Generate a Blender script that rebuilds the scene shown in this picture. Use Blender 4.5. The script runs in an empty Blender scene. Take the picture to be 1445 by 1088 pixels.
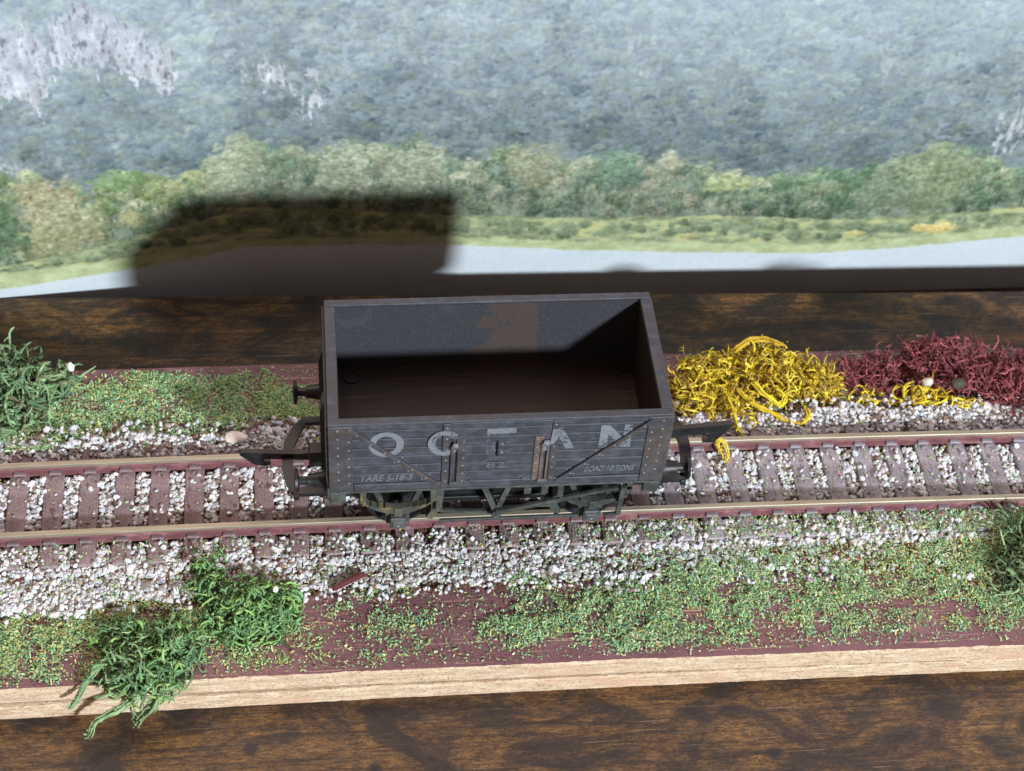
import bpy, bmesh, math, random
import numpy as np
from mathutils import Matrix, Vector

random.seed(7)
rng = np.random.default_rng(7)
S = 0.001            # everything below is written in millimetres
SC = bpy.context.scene
COL = SC.collection

# ------------------------------------------------------------------ camera
CAM_LOC = np.array([-35.865, -218.622, 277.654])
cd = bpy.data.cameras.new('camera')
cam = bpy.data.objects.new('camera', cd)
COL.objects.link(cam)
cam.matrix_world = (Matrix.Translation(Vector(CAM_LOC * S)) @ Matrix.Rotation(-0.0930, 4, 'Z')
                    @ Matrix.Rotation(-0.0590, 4, 'Y') @ Matrix.Rotation(0.7250, 4, 'X'))
cd.sensor_fit = 'HORIZONTAL'
cd.sensor_width = 36.0
cd.lens = 2454.95 / 1445.0 * 36.0
cd.clip_start = 0.01
cd.clip_end = 50.0
cd.dof.use_dof = True
cd.dof.focus_distance = 0.325
cd.dof.aperture_fstop = 42.0
SC.camera = cam

# ------------------------------------------------------------------ light
W = bpy.data.worlds.new('World')
SC.world = W
W.use_nodes = True
bgn = W.node_tree.nodes['Background']
bgn.inputs[0].default_value = (1.0, 0.70, 0.60, 1)
bgn.inputs[1].default_value = 0.31
W.cycles_visibility.camera = True

def area(name, loc, target, size, power, colr, shape='DISK', size_y=None):
    l = bpy.data.lights.new(name, 'AREA')
    l.shape = shape
    l.size = size
    if size_y: l.size_y = size_y
    l.energy = power
    l.color = colr
    o = bpy.data.objects.new(name, l)
    COL.objects.link(o)
    o.location = loc
    o.rotation_euler = (Vector(target) - Vector(loc)).to_track_quat('-Z', 'Y').to_euler()
    return o
LD = Vector((0.50, -1.0, 0.495)).normalized()
# the sunlight that comes through the window, low and from the right
area('window_light', LD * 3.0, (0, 0.02, 0), 0.22, 172.0, (0.90, 0.97, 1.0), 'ELLIPSE', 0.22)
# the lit room above and behind
area('room_light', (-0.10, 0.42, 0.75), (0, 0.0, 0), 0.6, 3.6, (1.0, 0.78, 0.64))
# added cool broad fill, right and behind so the backdrop front misses it
area('cool_fill', (0.80, 0.25, 0.75), (0, 0, 0), 0.5, 4.0, (0.80, 0.90, 1.0))

SC.view_settings.view_transform = 'Standard'
SC.view_settings.look = 'None'
SC.view_settings.exposure = 0.0
SC.view_settings.gamma = 1.0
SC.view_settings.use_curve_mapping = False
SC.cycles.max_bounces = 6

# ------------------------------------------------------------------ materials
def lin(r, g, b):
    f = lambda c: (c / 255 / 12.92) if c / 255 <= 0.04045 else ((c / 255 + 0.055) / 1.055) ** 2.4
    return (f(r), f(g), f(b), 1.0)

class NT:
    """small helper to write node materials; coordinates are object coordinates in millimetres"""
    def __init__(s, name, rough=0.6, spec=0.3):
        s.m = bpy.data.materials.new(name)
        s.m.use_nodes = True
        s.t = s.m.node_tree
        s.b = s.t.nodes['Principled BSDF']
        s.b.inputs['Roughness'].default_value = rough
        s.b.inputs['Specular IOR Level'].default_value = spec
        tc = s.t.nodes.new('ShaderNodeTexCoord')
        s.tc = tc
    def n(s, typ, **kw):
        nd = s.t.nodes.new(typ)
        for k, v in kw.items(): setattr(nd, k, v)
        return nd
    def l(s, a, b): s.t.links.new(a, b)
    def coord(s, scale=(1, 1, 1), loc=(0, 0, 0)):
        mp = s.n('ShaderNodeMapping')
        mp.inputs['Scale'].default_value = tuple(c / S for c in scale)
        mp.inputs['Location'].default_value = loc
        s.l(s.tc.outputs['Object'], mp.inputs['Vector'])
        return mp.outputs['Vector']
    def noise(s, scale=1.0, detail=4, rough=0.55, stretch=(1, 1, 1), dist=0.0, loc=(0, 0, 0)):
        nd = s.n('ShaderNodeTexNoise')
        nd.inputs['Scale'].default_value = scale
        nd.inputs['Detail'].default_value = detail
        nd.inputs['Roughness'].default_value = rough
        nd.inputs['Distortion'].default_value = dist
        s.l(s.coord(stretch, loc), nd.inputs['Vector'])
        return nd.outputs['Fac']
    def ramp(s, fac, stops, interp='LINEAR'):
        r = s.n('ShaderNodeValToRGB')
        r.color_ramp.interpolation = interp
        e = r.color_ramp.elements
        while len(e) < len(stops): e.new(0.5)
        for i, (p, c) in enumerate(stops):
            e[i].position = p
            e[i].color = c if len(c) == 4 else (*c, 1)
        s.l(fac, r.inputs['Fac'])
        return r.outputs['Color']
    def mask(s, fac, lo, hi):
        return s.ramp(fac, [(lo, (0, 0, 0, 1)), (hi, (1, 1, 1, 1))])
    def mix(s, fac, a, b, mode='MIX'):
        m = s.n('ShaderNodeMix', data_type='RGBA', blend_type=mode)
        for sock, v in ((m.inputs[0], fac), (m.inputs[6], a), (m.inputs[7], b)):
            if hasattr(v, 'links'): s.l(v, sock)
            elif isinstance(v, (int, float)): sock.default_value = v
            else: sock.default_value = v
        return m.outputs[2]
    def attr(s, name='Col'):
        a = s.n('ShaderNodeAttribute')
        a.attribute_name = name
        return a.outputs['Color']
    def color(s, c):
        if hasattr(c, 'links'): s.l(c, s.b.inputs['Base Color'])
        else: s.b.inputs['Base Color'].default_value = c
    def rough(s, fac, lo, hi):
        mr = s.n('ShaderNodeMapRange')
        mr.inputs['To Min'].default_value = lo
        mr.inputs['To Max'].default_value = hi
        s.l(fac, mr.inputs['Value'])
        s.l(mr.outputs[0], s.b.inputs['Roughness'])
    def bump(s, fac, dist=0.1, strength=1.0):
        b = s.n('ShaderNodeBump')
        b.inputs['Distance'].default_value = dist * S
        b.inputs['Strength'].default_value = strength
        s.l(fac, b.inputs['Height'])
        s.l(b.outputs[0], s.b.inputs['Normal'])
        return s
    def alpha(s, fac): s.l(fac, s.b.inputs['Alpha'])

def wood_mat():
    k = NT('dark_stained_wood', 0.42, 0.4)
    g = k.noise(1.0, 8, 0.7, (0.035, 0.9, 0.9), 0.6)
    g2 = k.noise(1.0, 6, 0.75, (0.16, 3.4, 3.4), 0.3, (4, 3, 2))
    blot = k.noise(0.055, 5, 0.62, (1, 1.8, 1), 1.2, (2, 7, 0))
    fleck = k.noise(0.9, 5, 0.8, (0.5, 1.3, 1), 0.5)
    c = k.ramp(blot, [(0.36, lin(46, 42, 46)), (0.46, lin(82, 64, 50)), (0.58, lin(140, 104, 64)), (0.70, lin(160, 120, 72))])
    c = k.mix(k.mask(g, 0.46, 0.66), c, lin(62, 50, 42), 'MIX')
    c2 = k.mix(k.mask(fleck, 0.44, 0.60), c, lin(40, 33, 34))
    c = k.mix(0.7, c, c2)
    fg = k.noise(1.0, 6, 0.8, (0.45, 5.0, 5.0), 0.2, (1, 1, 0))
    c = k.mix(k.mask(fg, 0.40, 0.62), c, k.mix(1.0, c, (0.42, 0.38, 0.36, 1), 'MULTIPLY'))
    gl = k.noise(2.0, 5, 0.8, (0.5, 1.4, 1), 0.2, (7, 1, 0))
    c = k.mix(k.mask(gl, 0.60, 0.72), c, k.mix(1.0, c, (1.7, 1.6, 1.5, 1), 'MULTIPLY'))
    c = k.mix(k.mask(g2, 0.55, 0.66), c, lin(34, 28, 26))
    spk = k.noise(2.6, 4, 0.85, (0.6, 1.5, 1), 0.3, (5, 5, 0))
    c = k.mix(k.mask(spk, 0.50, 0.58), c, k.mix(1.0, c, (0.38, 0.36, 0.36, 1), 'MULTIPLY'))
    ln = k.noise(1.0, 3, 0.5, (0.03, 7.0, 1), 0.15, (3, 9, 0))
    c = k.mix(k.mask(ln, 0.64, 0.69), c, lin(24, 20, 20))
    ln2 = k.noise(1.0, 3, 0.5, (0.05, 9.0, 1), 0.15, (13, 4, 0))
    c = k.mix(k.mask(ln2, 0.70, 0.74), c, lin(176, 158, 134))
    spots = k.n('ShaderNodeTexVoronoi')
    spots.inputs['Scale'].default_value = 0.075
    k.l(k.coord((1, 1.2, 1)), spots.inputs['Vector'])
    sp = k.ramp(spots.outputs['Distance'], [(0.07, (1, 1, 1, 1)), (0.16, (0, 0, 0, 1))])
    c = k.mix(sp, c, lin(30, 26, 30))
    k.color(c)
    k.rough(g, 0.34, 0.6)
    k.bump(g2, 0.10, 0.6)
    return k.m
def maroon_mat():
    k = NT('maroon_painted_board', 0.5, 0.35)
    a = k.noise(0.15, 5, 0.6, (0.6, 1, 1))
    c = k.ramp(a, [(0.3, lin(102, 68, 74)), (0.6, lin(118, 84, 90)), (0.75, lin(136, 106, 110))])
    scr = k.noise(1.0, 4, 0.65, (0.045, 2.6, 1), 0.25)
    c = k.mix(k.mask(scr, 0.61, 0.66), c, lin(190, 150, 130))
    f = k.noise(2.4, 3, 0.6)
    c = k.mix(k.mask(f, 0.55, 0.75), c, lin(84, 40, 44))
    dsp = k.noise(3.2, 3, 0.7, (1, 1, 1), 0, (4, 4, 4))
    c = k.mix(k.mask(dsp, 0.60, 0.70), c, lin(168, 132, 126))
    k.color(c); k.bump(f, 0.12, 0.6)
    return k.m
def raw_board_mat():
    k = NT('raw_board_edge', 0.85, 0.15)
    a = k.noise(0.9, 6, 0.75, (0.2, 1, 1.4), 0.3)
    c = k.ramp(a, [(0.3, lin(178, 148, 122)), (0.5, lin(216, 192, 164)), (0.68, lin(240, 224, 200))])
    b = k.noise(2.6, 5, 0.8, (0.6, 1, 1))
    c = k.mix(k.mask(b, 0.53, 0.64), c, lin(150, 110, 86))
    pk = k.noise(0.06, 3, 0.6, (1, 1, 2.5))
    c = k.mix(k.mask(pk, 0.55, 0.75), c, lin(212, 172, 146))
    k.color(c); k.bump(k.noise(2.2, 5, 0.8, (0.5, 1, 1)), 0.5, 1.0)
    return k.m
def sleeper_mat(glare=False):  # second version paints daylight glare on the right-hand sleepers as a greyer colour
    k = NT('sleeper_glare' if glare else 'sleeper_brown', 0.6, 0.4)
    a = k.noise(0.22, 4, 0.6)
    if glare: c = k.ramp(a, [(0.3, lin(104, 100, 108)), (0.55, lin(132, 124, 134)), (0.75, lin(156, 148, 156))])
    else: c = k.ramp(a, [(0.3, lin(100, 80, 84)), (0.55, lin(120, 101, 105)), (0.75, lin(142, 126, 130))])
    b = k.noise(2.5, 5, 0.8)
    c = k.mix(k.mask(b, 0.54, 0.66), c, lin(166, 150, 150))
    b2 = k.noise(1.6, 5, 0.8, (1, 0.5, 1), 0, (5, 5, 5))
    c = k.mix(k.mask(b2, 0.55, 0.66), c, lin(84, 62, 64))
    k.color(c); k.bump(k.noise(4.0, 3, 0.6, (1.6, 0.3, 1)), 0.10, 0.7)
    return k.m
def rail_red_mat():
    k = NT('rail_web_red', 0.55, 0.35)
    a = k.noise(0.5, 4, 0.7, (0.4, 1, 1))
    c = k.ramp(a, [(0.3, lin(96, 62, 66)), (0.55, lin(120, 80, 84)), (0.72, lin(156, 122, 122))])
    b = k.noise(3.5, 3, 0.7)
    c = k.mix(k.mask(b, 0.62, 0.75), c, lin(112, 60, 62))
    k.color(c); k.bump(b, 0.08, 0.6)
    return k.m
def rail_top_mat():
    k = NT('rail_top_nickel', 0.48, 0.5)
    a = k.noise(0.8, 6, 0.75, (0.12, 3, 1))
    c = k.ramp(a, [(0.3, lin(122, 112, 98)), (0.6, lin(152, 143, 126)), (0.8, lin(180, 172, 156))])
    k.color(c)
    k.b.inputs['Metallic'].default_value = 0.35
    return k.m
def vcol_mat(name, rough=0.7, spec=0.25, bumpd=0.0, sc=6.0, sat=None):
    k = NT(name, rough, spec)
    c = k.attr()
    nn = k.noise(sc, 3, 0.6)
    c = k.mix(1.0, c, k.ramp(nn, [(0.3, (0.72, 0.72, 0.72, 1)), (0.65, (1, 1, 1, 1))]), 'MULTIPLY')
    k.color(c)
    if bumpd: k.bump(nn, bumpd, 0.7)
    return k.m
def earth_mat():
    k = NT('glued_earth', 0.85, 0.15)
    a = k.noise(0.9, 5, 0.7)
    c = k.ramp(a, [(0.32, lin(74, 50, 44)), (0.5, lin(104, 74, 64)), (0.68, lin(146, 114, 100))])
    k.color(c); k.bump(k.noise(2.0, 4, 0.7), 0.5, 1.0)
    return k.m
def plastic_mat(name, base, dust, brown, seed=0, dustlo=0.45, big=0.12, rough=0.5):
    k = NT(name, rough, 0.4)
    a = k.noise(big, 5, 0.62, (1, 1, 1), 0.5, (seed, seed * 2, 0))
    b = k.noise(0.45, 6, 0.7, (0.7, 1, 1), 0.2, (seed + 3, 0, 2))
    f = k.noise(5.5, 3, 0.7)
    c = k.mix(k.mask(a, dustlo, dustlo + 0.16), base, brown)
    c = k.mix(k.mask(b, 0.44, 0.70), c, dust)
    c = k.mix(k.mask(f, 0.70, 0.80), c, lin(112, 108, 112))
    k.color(c)
    k.rough(b, rough - 0.08, rough + 0.18)
    k.bump(f, 0.05, 0.5)
    return k.m
def inner_mat():
    k = NT('wagon_inner', 0.55, 0.35)
    a = k.noise(0.085, 1, 0.4, (1.2, 1, 0.4), 0.5, (1.35, 0, 0))
    sep = k.n('ShaderNodeSeparateXYZ'); k.l(k.coord(), sep.inputs[0])
    right = k.n('ShaderNodeMapRange'); right.inputs['From Min'].default_value = 12.0; right.inputs['From Max'].default_value = 13.2
    xn = k.n('ShaderNodeMath', operation='MULTIPLY_ADD'); k.l(k.noise(0.12, 3, 0.5, (1, 1, 1.4), 0, (2, 2, 2)), xn.inputs[0]); xn.inputs[1].default_value = 26.0; k.l(sep.outputs[0], xn.inputs[2])
    k.l(xn.outputs[0], right.inputs['Value'])
    m = k.n('ShaderNodeMath', operation='MULTIPLY'); k.l(k.mask(a, 0.50, 0.53), m.inputs[0]); k.l(right.outputs[0], m.inputs[1])
    c = k.mix(m.outputs[0], lin(48, 49, 55), lin(62, 54, 51))
    b = k.noise(0.10, 3, 0.5, (1, 1, 0.8), 0.6, (6, 1, 1))
    c = k.mix(k.mask(b, 0.60, 0.76), c, lin(60, 62, 70))
    f = k.noise(3.4, 4, 0.75)
    c = k.mix(k.mask(f, 0.50, 0.82), c, lin(80, 77, 78))
    k.color(c); k.bump(f, 0.08, 0.6)
    return k.m
def floor_mat():
    k = NT('wagon_floor', 0.6, 0.3)
    a = k.noise(0.11, 4, 0.6, (1, 1, 1), 1.0, (3, 3, 0))
    c = k.mix(k.mask(a, 0.45, 0.6), lin(42, 33, 31), lin(36, 32, 31))
    f = k.noise(3.0, 4, 0.7)
    c = k.mix(k.mask(f, 0.62, 0.8), c, lin(66, 54, 48))
    pl_ = k.noise(1.0, 4, 0.6, (0.05, 1.6, 1), 0.1)
    c = k.mix(k.mask(pl_, 0.52, 0.7), c, lin(64, 50, 45))
    k.color(c); k.bump(f, 0.06, 0.5)
    return k.m
def letter_mat(wear, colr, name):
    k = NT(name, 0.65, 0.3)
    a = k.noise(0.9, 5, 0.75, (1, 1, 1.6), 0.4)
    b = k.noise(0.16, 3, 0.5, (1, 1, 1), 0.2, (5, 0, 1))
    m = k.n('ShaderNodeMath', operation='MULTIPLY_ADD')
    k.l(b, m.inputs[0]); m.inputs[1].default_value = 0.55
    k.l(a, m.inputs[2])
    k.alpha(k.mask(m.outputs[0], wear, wear + 0.09))
    k.color(k.mix(k.mask(a, 0.4, 0.7), colr, lin(92, 97, 106)))
    return k.m

M = dict(
    wood=wood_mat(), maroon=maroon_mat(), raw=raw_board_mat(), sleeper=sleeper_mat(), sleeper_glare=sleeper_mat(True), web=rail_red_mat(), head=rail_top_mat(),
    stone=vcol_mat('ballast_stone', 0.75, 0.3, 0.05, 2.5), flock=vcol_mat('grass_flock', 0.7, 0.2, 0, 4), lichen=vcol_mat('dyed_lichen', 0.8, 0.15, 0.05, 5.0),
    earth=earth_mat(),
    side=plastic_mat('weathered_grey_plastic', lin(51, 53, 60), lin(74, 78, 88), lin(57, 53, 54), 1.0, 0.54),
    plate=plastic_mat('weathered_brown_plastic', lin(55, 54, 59), lin(74, 74, 80), lin(70, 61, 55), 4.0, 0.46),
    rim=plastic_mat('weathered_rim_plastic', lin(50, 52, 59), lin(70, 74, 84), lin(54, 51, 53), 6.0, 0.54),
    under=plastic_mat('grimy_chassis_plastic', lin(48, 52, 54), lin(82, 86, 80), lin(54, 54, 48), 3.0, 0.5, 0.3),
    black=plastic_mat('black_plastic', lin(20, 20, 23), lin(38, 41, 47), lin(18, 18, 20), 8.0, 0.5, 0.12, 0.38),
    axle=plastic_mat('axlebox_plastic', lin(62, 64, 68), lin(84, 86, 84), lin(58, 56, 52), 5.0, 0.5, 0.3),
    mustard=plastic_mat('mustard_stained_plastic', lin(66, 68, 62), lin(90, 90, 78), lin(140, 116, 60), 2.0, 0.52, 0.35),
    rust=plastic_mat('rusty_plastic', lin(84, 74, 72), lin(92, 90, 94), lin(122, 86, 64), 9.0, 0.5, 0.22),
    rivet=plastic_mat('lit_rivet_plastic', lin(104, 104, 112), lin(126, 126, 132), lin(96, 88, 84), 2.5, 0.55),  # paler than the plates: the light rivets catch, put into their colour
    steel=NT('wheel_steel', 0.35, 0.5).m,
    inner=inner_mat(), wfloor=floor_mat(),
    letter=letter_mat(0.65, lin(114, 120, 129), 'worn_white_paint'), letter_c=letter_mat(0.64, lin(114, 120, 129), 'worn_white_paint_c'),
    letter_faint=letter_mat(0.66, lin(72, 76, 84), 'faint_white_paint'), small=letter_mat(0.62, lin(104, 108, 114), 'small_white_lettering'),
)
M['steel'].node_tree.nodes['Principled BSDF'].inputs['Base Color'].default_value = lin(96, 92, 88)
M['steel'].node_tree.nodes['Principled BSDF'].inputs['Metallic'].default_value = 0.7

# ------------------------------------------------------------------ object helpers
def tag(o, label=None, cat=None, group=None, kind=None):
    if label: o['label'] = label
    if cat: o['category'] = cat
    if group: o['group'] = group
    if kind: o['kind'] = kind
    return o
def thing(name, label, cat, loc=(0, 0, 0), rz=0.0, group=None):
    o = bpy.data.objects.new(name, None)
    o.empty_display_size = 0.005
    COL.objects.link(o)
    o.location = [c * S for c in loc]
    o.rotation_euler.z = rz
    return tag(o, label, cat, group)
def link(name, me, mat, parent=None, loc=(0, 0, 0)):
    o = bpy.data.objects.new(name, me)
    COL.objects.link(o)
    if mat is not None:
        for m in (mat if isinstance(mat, (list, tuple)) else [mat]): me.materials.append(m)
    o.parent = parent
    o.location = [c * S for c in loc]
    return o
def np_mesh(name, V, F, cols=None, smooth=False):
    """F: (n,k) int array of equal polygons; V in mm; cols per vertex"""
    V = np.asarray(V, dtype=np.float64) * S
    F = np.asarray(F, dtype=np.int32)
    me = bpy.data.meshes.new(name)
    me.vertices.add(len(V)); me.vertices.foreach_set('co', V.astype(np.float32).ravel())
    k = F.shape[1]
    me.loops.add(F.size); me.loops.foreach_set('vertex_index', F.ravel())
    me.polygons.add(len(F)); me.polygons.foreach_set('loop_start', np.arange(0, F.size, k, dtype=np.int32))
    me.update(calc_edges=True)
    if smooth: me.polygons.foreach_set('use_smooth', np.ones(len(F), dtype=bool))
    else: me.polygons.foreach_set('use_smooth', np.zeros(len(F), dtype=bool))
    if cols is not None:
        a = me.color_attributes.new('Col', 'FLOAT_COLOR', 'POINT')
        c = np.ones((len(V), 4), dtype=np.float32); c[:, :3] = cols
        a.data.foreach_set('color', c.ravel())
    return me

class MB:
    """collects shapes (mm) in a bmesh"""
    def __init__(s): s.b = bmesh.new()
    def box(s, x0, x1, y0, y1, z0, z1, bev=0.0, mat=0, rot=None):
        g = bmesh.ops.create_cube(s.b, size=1.0)
        vs = g['verts']
        for v in vs:
            v.co = Vector(((x0 + x1) / 2 + v.co.x * (x1 - x0), (y0 + y1) / 2 + v.co.y * (y1 - y0), (z0 + z1) / 2 + v.co.z * (z1 - z0)))
        if bev:
            es = list({e for v in vs for e in v.link_edges})
            r = bmesh.ops.bevel(s.b, geom=es, offset=bev, segments=1, affect='EDGES', profile=0.5)
            vs = list({v for f in r['faces'] for v in f.verts} | {v for v in vs if v.is_valid})
        if rot: bmesh.ops.transform(s.b, matrix=rot, verts=vs)
        return s
    def bar(s, a, b, w, h, up=(0, 0, 1), bev=0.0):
        """box beam from a to b, w across, h along up"""
        a = Vector(a); b = Vector(b); d = (b - a); L = d.length; d.normalize()
        up = Vector(up); x = d.cross(up).normalized(); u = x.cross(d).normalized()
        R = Matrix((( *x, 0), (*d, 0), (*u, 0), (0, 0, 0, 1))).transposed()
        R.translation = (a + b) / 2
        return s.box(-w / 2, w / 2, -L / 2, L / 2, -h / 2, h / 2, bev, rot=R)
    def lathe(s, prof, axis_pt, axis, seg=24):
        """prof: list of (t along axis, r)"""
        ax = Vector(axis).normalized()
        u = ax.orthogonal().normalized(); v = ax.cross(u)
        P = Vector(axis_pt); rings = []
        for t, r in prof:
            rings.append([s.b.verts.new(P + ax * t + (u * math.cos(k * math.tau / seg) + v * math.sin(k * math.tau / seg)) * max(r, 1e-4)) for k in range(seg)])
        for A, B in zip(rings, rings[1:]):
            for k in range(seg):
                s.b.faces.new((A[k], A[(k + 1) % seg], B[(k + 1) % seg], B[k]))
        s.b.faces.new(rings[0][::-1]); s.b.faces.new(rings[-1])
        return s
    def prism(s, pts, axis, a0, a1):
        """closed polygon pts (2D) extruded along axis ('x','y','z') from a0 to a1"""
        def P(p, a):
            return {'x': (a, p[0], p[1]), 'y': (p[0], a, p[1]), 'z': (p[0], p[1], a)}[axis]
        A = [s.b.verts.new(P(p, a0)) for p in pts]; B = [s.b.verts.new(P(p, a1)) for p in pts]
        n = len(pts)
        s.b.faces.new(A); s.b.faces.new(B[::-1])
        for k in range(n): s.b.faces.new((A[k], B[k], B[(k + 1) % n], A[(k + 1) % n]))
        return s
    def strip(s, pts, axis, w, a0, a1):
        """a flat ribbon of width w following the open 2D path pts, extruded along axis"""
        L, R = [], []
        for i, p in enumerate(pts):
            q0 = Vector(pts[max(i - 1, 0)]); q1 = Vector(pts[min(i + 1, len(pts) - 1)])
            t = (q1 - q0).normalized(); n = Vector((-t.y, t.x))
            ww = w[i] if isinstance(w, (list, tuple)) else w
            L.append(tuple(Vector(p) + n * ww / 2)); R.append(tuple(Vector(p) - n * ww / 2))
        for i in range(len(pts) - 1):
            s.prism([L[i], L[i + 1], R[i + 1], R[i]], axis, a0, a1)
        return s
    def dome(s, x, y, z, r, nrm=(0, -1, 0), flat=0.75):
        q = Vector(nrm).to_track_quat('Z', 'Y').to_matrix().to_4x4()
        q.translation = (x, y, z)
        g = bmesh.ops.create_icosphere(s.b, subdivisions=1, radius=r * 1.12, matrix=q @ Matrix.Diagonal((1, 1, flat, 1)))
        for f_ in {f for v in g['verts'] for f in v.link_faces}: f_.material_index = 1
        s.riv = True
        return s
    def build(s, name, mat, parent=None, smooth=False, loc=(0, 0, 0)):
        bmesh.ops.recalc_face_normals(s.b, faces=s.b.faces)
        for v in s.b.verts: v.co *= S
        me = bpy.data.meshes.new(name); s.b.to_mesh(me); s.b.free()
        if smooth:
            me.polygons.foreach_set('use_smooth', np.ones(len(me.polygons), dtype=bool))
            me.set_sharp_from_angle(angle=math.radians(40))
        return link(name, me, [mat, M['rivet']] if getattr(s, 'riv', False) else mat, parent, loc)

BEND = 0.87
def bend(x): return -BEND * (x / 120.0) ** 2

# ------------------------------------------------------------------ setting: table, stained board, diorama base
ZB = -4.6       # top of the diorama base
ZT = -13.4      # top of the stained board
mb = MB(); mb.box(-600, 600, -420, 400, ZT - 57, ZT - 17)
tbl = mb.build('table', M['wood']); tag(tbl, kind='structure')

mb = MB()
r = Matrix.Rotation(-0.026, 4, 'Z')
mb.box(-230, 240, -150, 65.9, ZT - 16.99, ZT, 0.5, rot=r)
wb = mb.build('wooden_board', M['wood'])
tag(wb, 'dark brown stained wooden board lying under the whole railway strip', 'wooden board')

base = thing('railway_baseboard', 'maroon painted narrow baseboard with raw pale wood front edge carrying the track', 'baseboard', (0, 0, ZT))
def slab(y0, y1, z0, z1, chips, seed, skew):
    """a long board that follows the slight bend; its front top edge is worn"""
    R = np.random.default_rng(seed)
    xs = np.linspace(-150, 150, 301)
    V = []; F = []
    nz = np.convolve(R.normal(0, 1, len(xs) + 20), np.ones(9) / 9, 'same')[10:-10]
    nz2 = R.normal(0, 1, len(xs))
    for i, x in enumerate(xs):
        w = chips * (nz[i] * 1.3 + nz2[i] * 0.25)
        dy = bend(x) - skew * x
        prof = [(y0 + abs(w) * 0.4, z0), (y0 + w * 0.5, (z0 + z1) / 2), (y0 - w * 0.2, z1 - 0.5), (y0 + 0.12 + abs(w), z1 + 0.0), (y1, z1), (y1, z0)]
        V += [(x, y + dy, z) for y, z in prof]
    n = 6
    for i in range(len(xs) - 1):
        for k in range(n):
            F.append((i * n + k, (i + 1) * n + k, (i + 1) * n + (k + 1) % n, i * n + (k + 1) % n))
    me = np_mesh('slab', V, F)
    bm = bmesh.new(); bm.from_mesh(me)
    bm.verts.ensure_lookup_table()
    bm.faces.new([bm.verts[k] for k in range(n)]); bm.faces.new([bm.verts[(len(xs) - 1) * n + k] for k in range(n)][::-1])
    bmesh.ops.recalc_face_normals(bm, faces=bm.faces)
    bm.to_mesh(me); bm.free()
    return me
up = slab(-41.55, 37.3, -9.0 - ZT, ZB - ZT, 0.26, 3, 0.005)
o = link('upper_layer', up, [M['maroon'], M['raw']], base)
for p in up.polygons:
    p.material_index = 1 if (p.normal.y < -0.35 or abs(p.normal.y) > 0.9) else 0
lo = slab(-42.05, 37.0, 0.0, 4.1, 0.30, 5, 0.001)
o = link('lower_layer', lo, M['raw'], base)

# ------------------------------------------------------------------ backdrop: a printed landscape on card, folded at the left
PX = 5.0     # print cells per mm
s0, s1, z0, z1 = -128.0, 150.0, -31.0, 68.0
Wd, Hd = int((s1 - s0) * PX), int((z1 - z0) * PX)

def vnoise(h, w, cell, oct=4, seed=0, ax=1.0):
    R = np.random.default_rng(seed)
    out = np.zeros((h, w)); amp = 1.0; tot = 0
    for o_ in range(oct):
        cy = max(cell / (2 ** o_), 1.0); cx = max(cell * ax / (2 ** o_), 1.0)
        gh, gw = int(h / cy) + 3, int(w / cx) + 3
        g = R.random((gh, gw))
        y = np.arange(h) / cy; x = np.arange(w) / cx
        yi = y.astype(int); xi = x.astype(int); fy = y - yi; fx = x - xi
        fy = fy * fy * (3 - 2 * fy); fx = fx * fx * (3 - 2 * fx)
        a = g[yi][:, xi]; b = g[yi][:, xi + 1]; c = g[yi + 1][:, xi]; d = g[yi + 1][:, xi + 1]
        out += amp * ((a * (1 - fx) + b * fx) * (1 - fy)[:, None] + (c * (1 - fx) + d * fx) * fy[:, None])
        tot += amp; amp *= 0.55
    return out / tot
def smooth(a, lo, hi): 
    t = np.clip((a - lo) / (hi - lo), 0, 1); return t * t * (3 - 2 * t)

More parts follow.
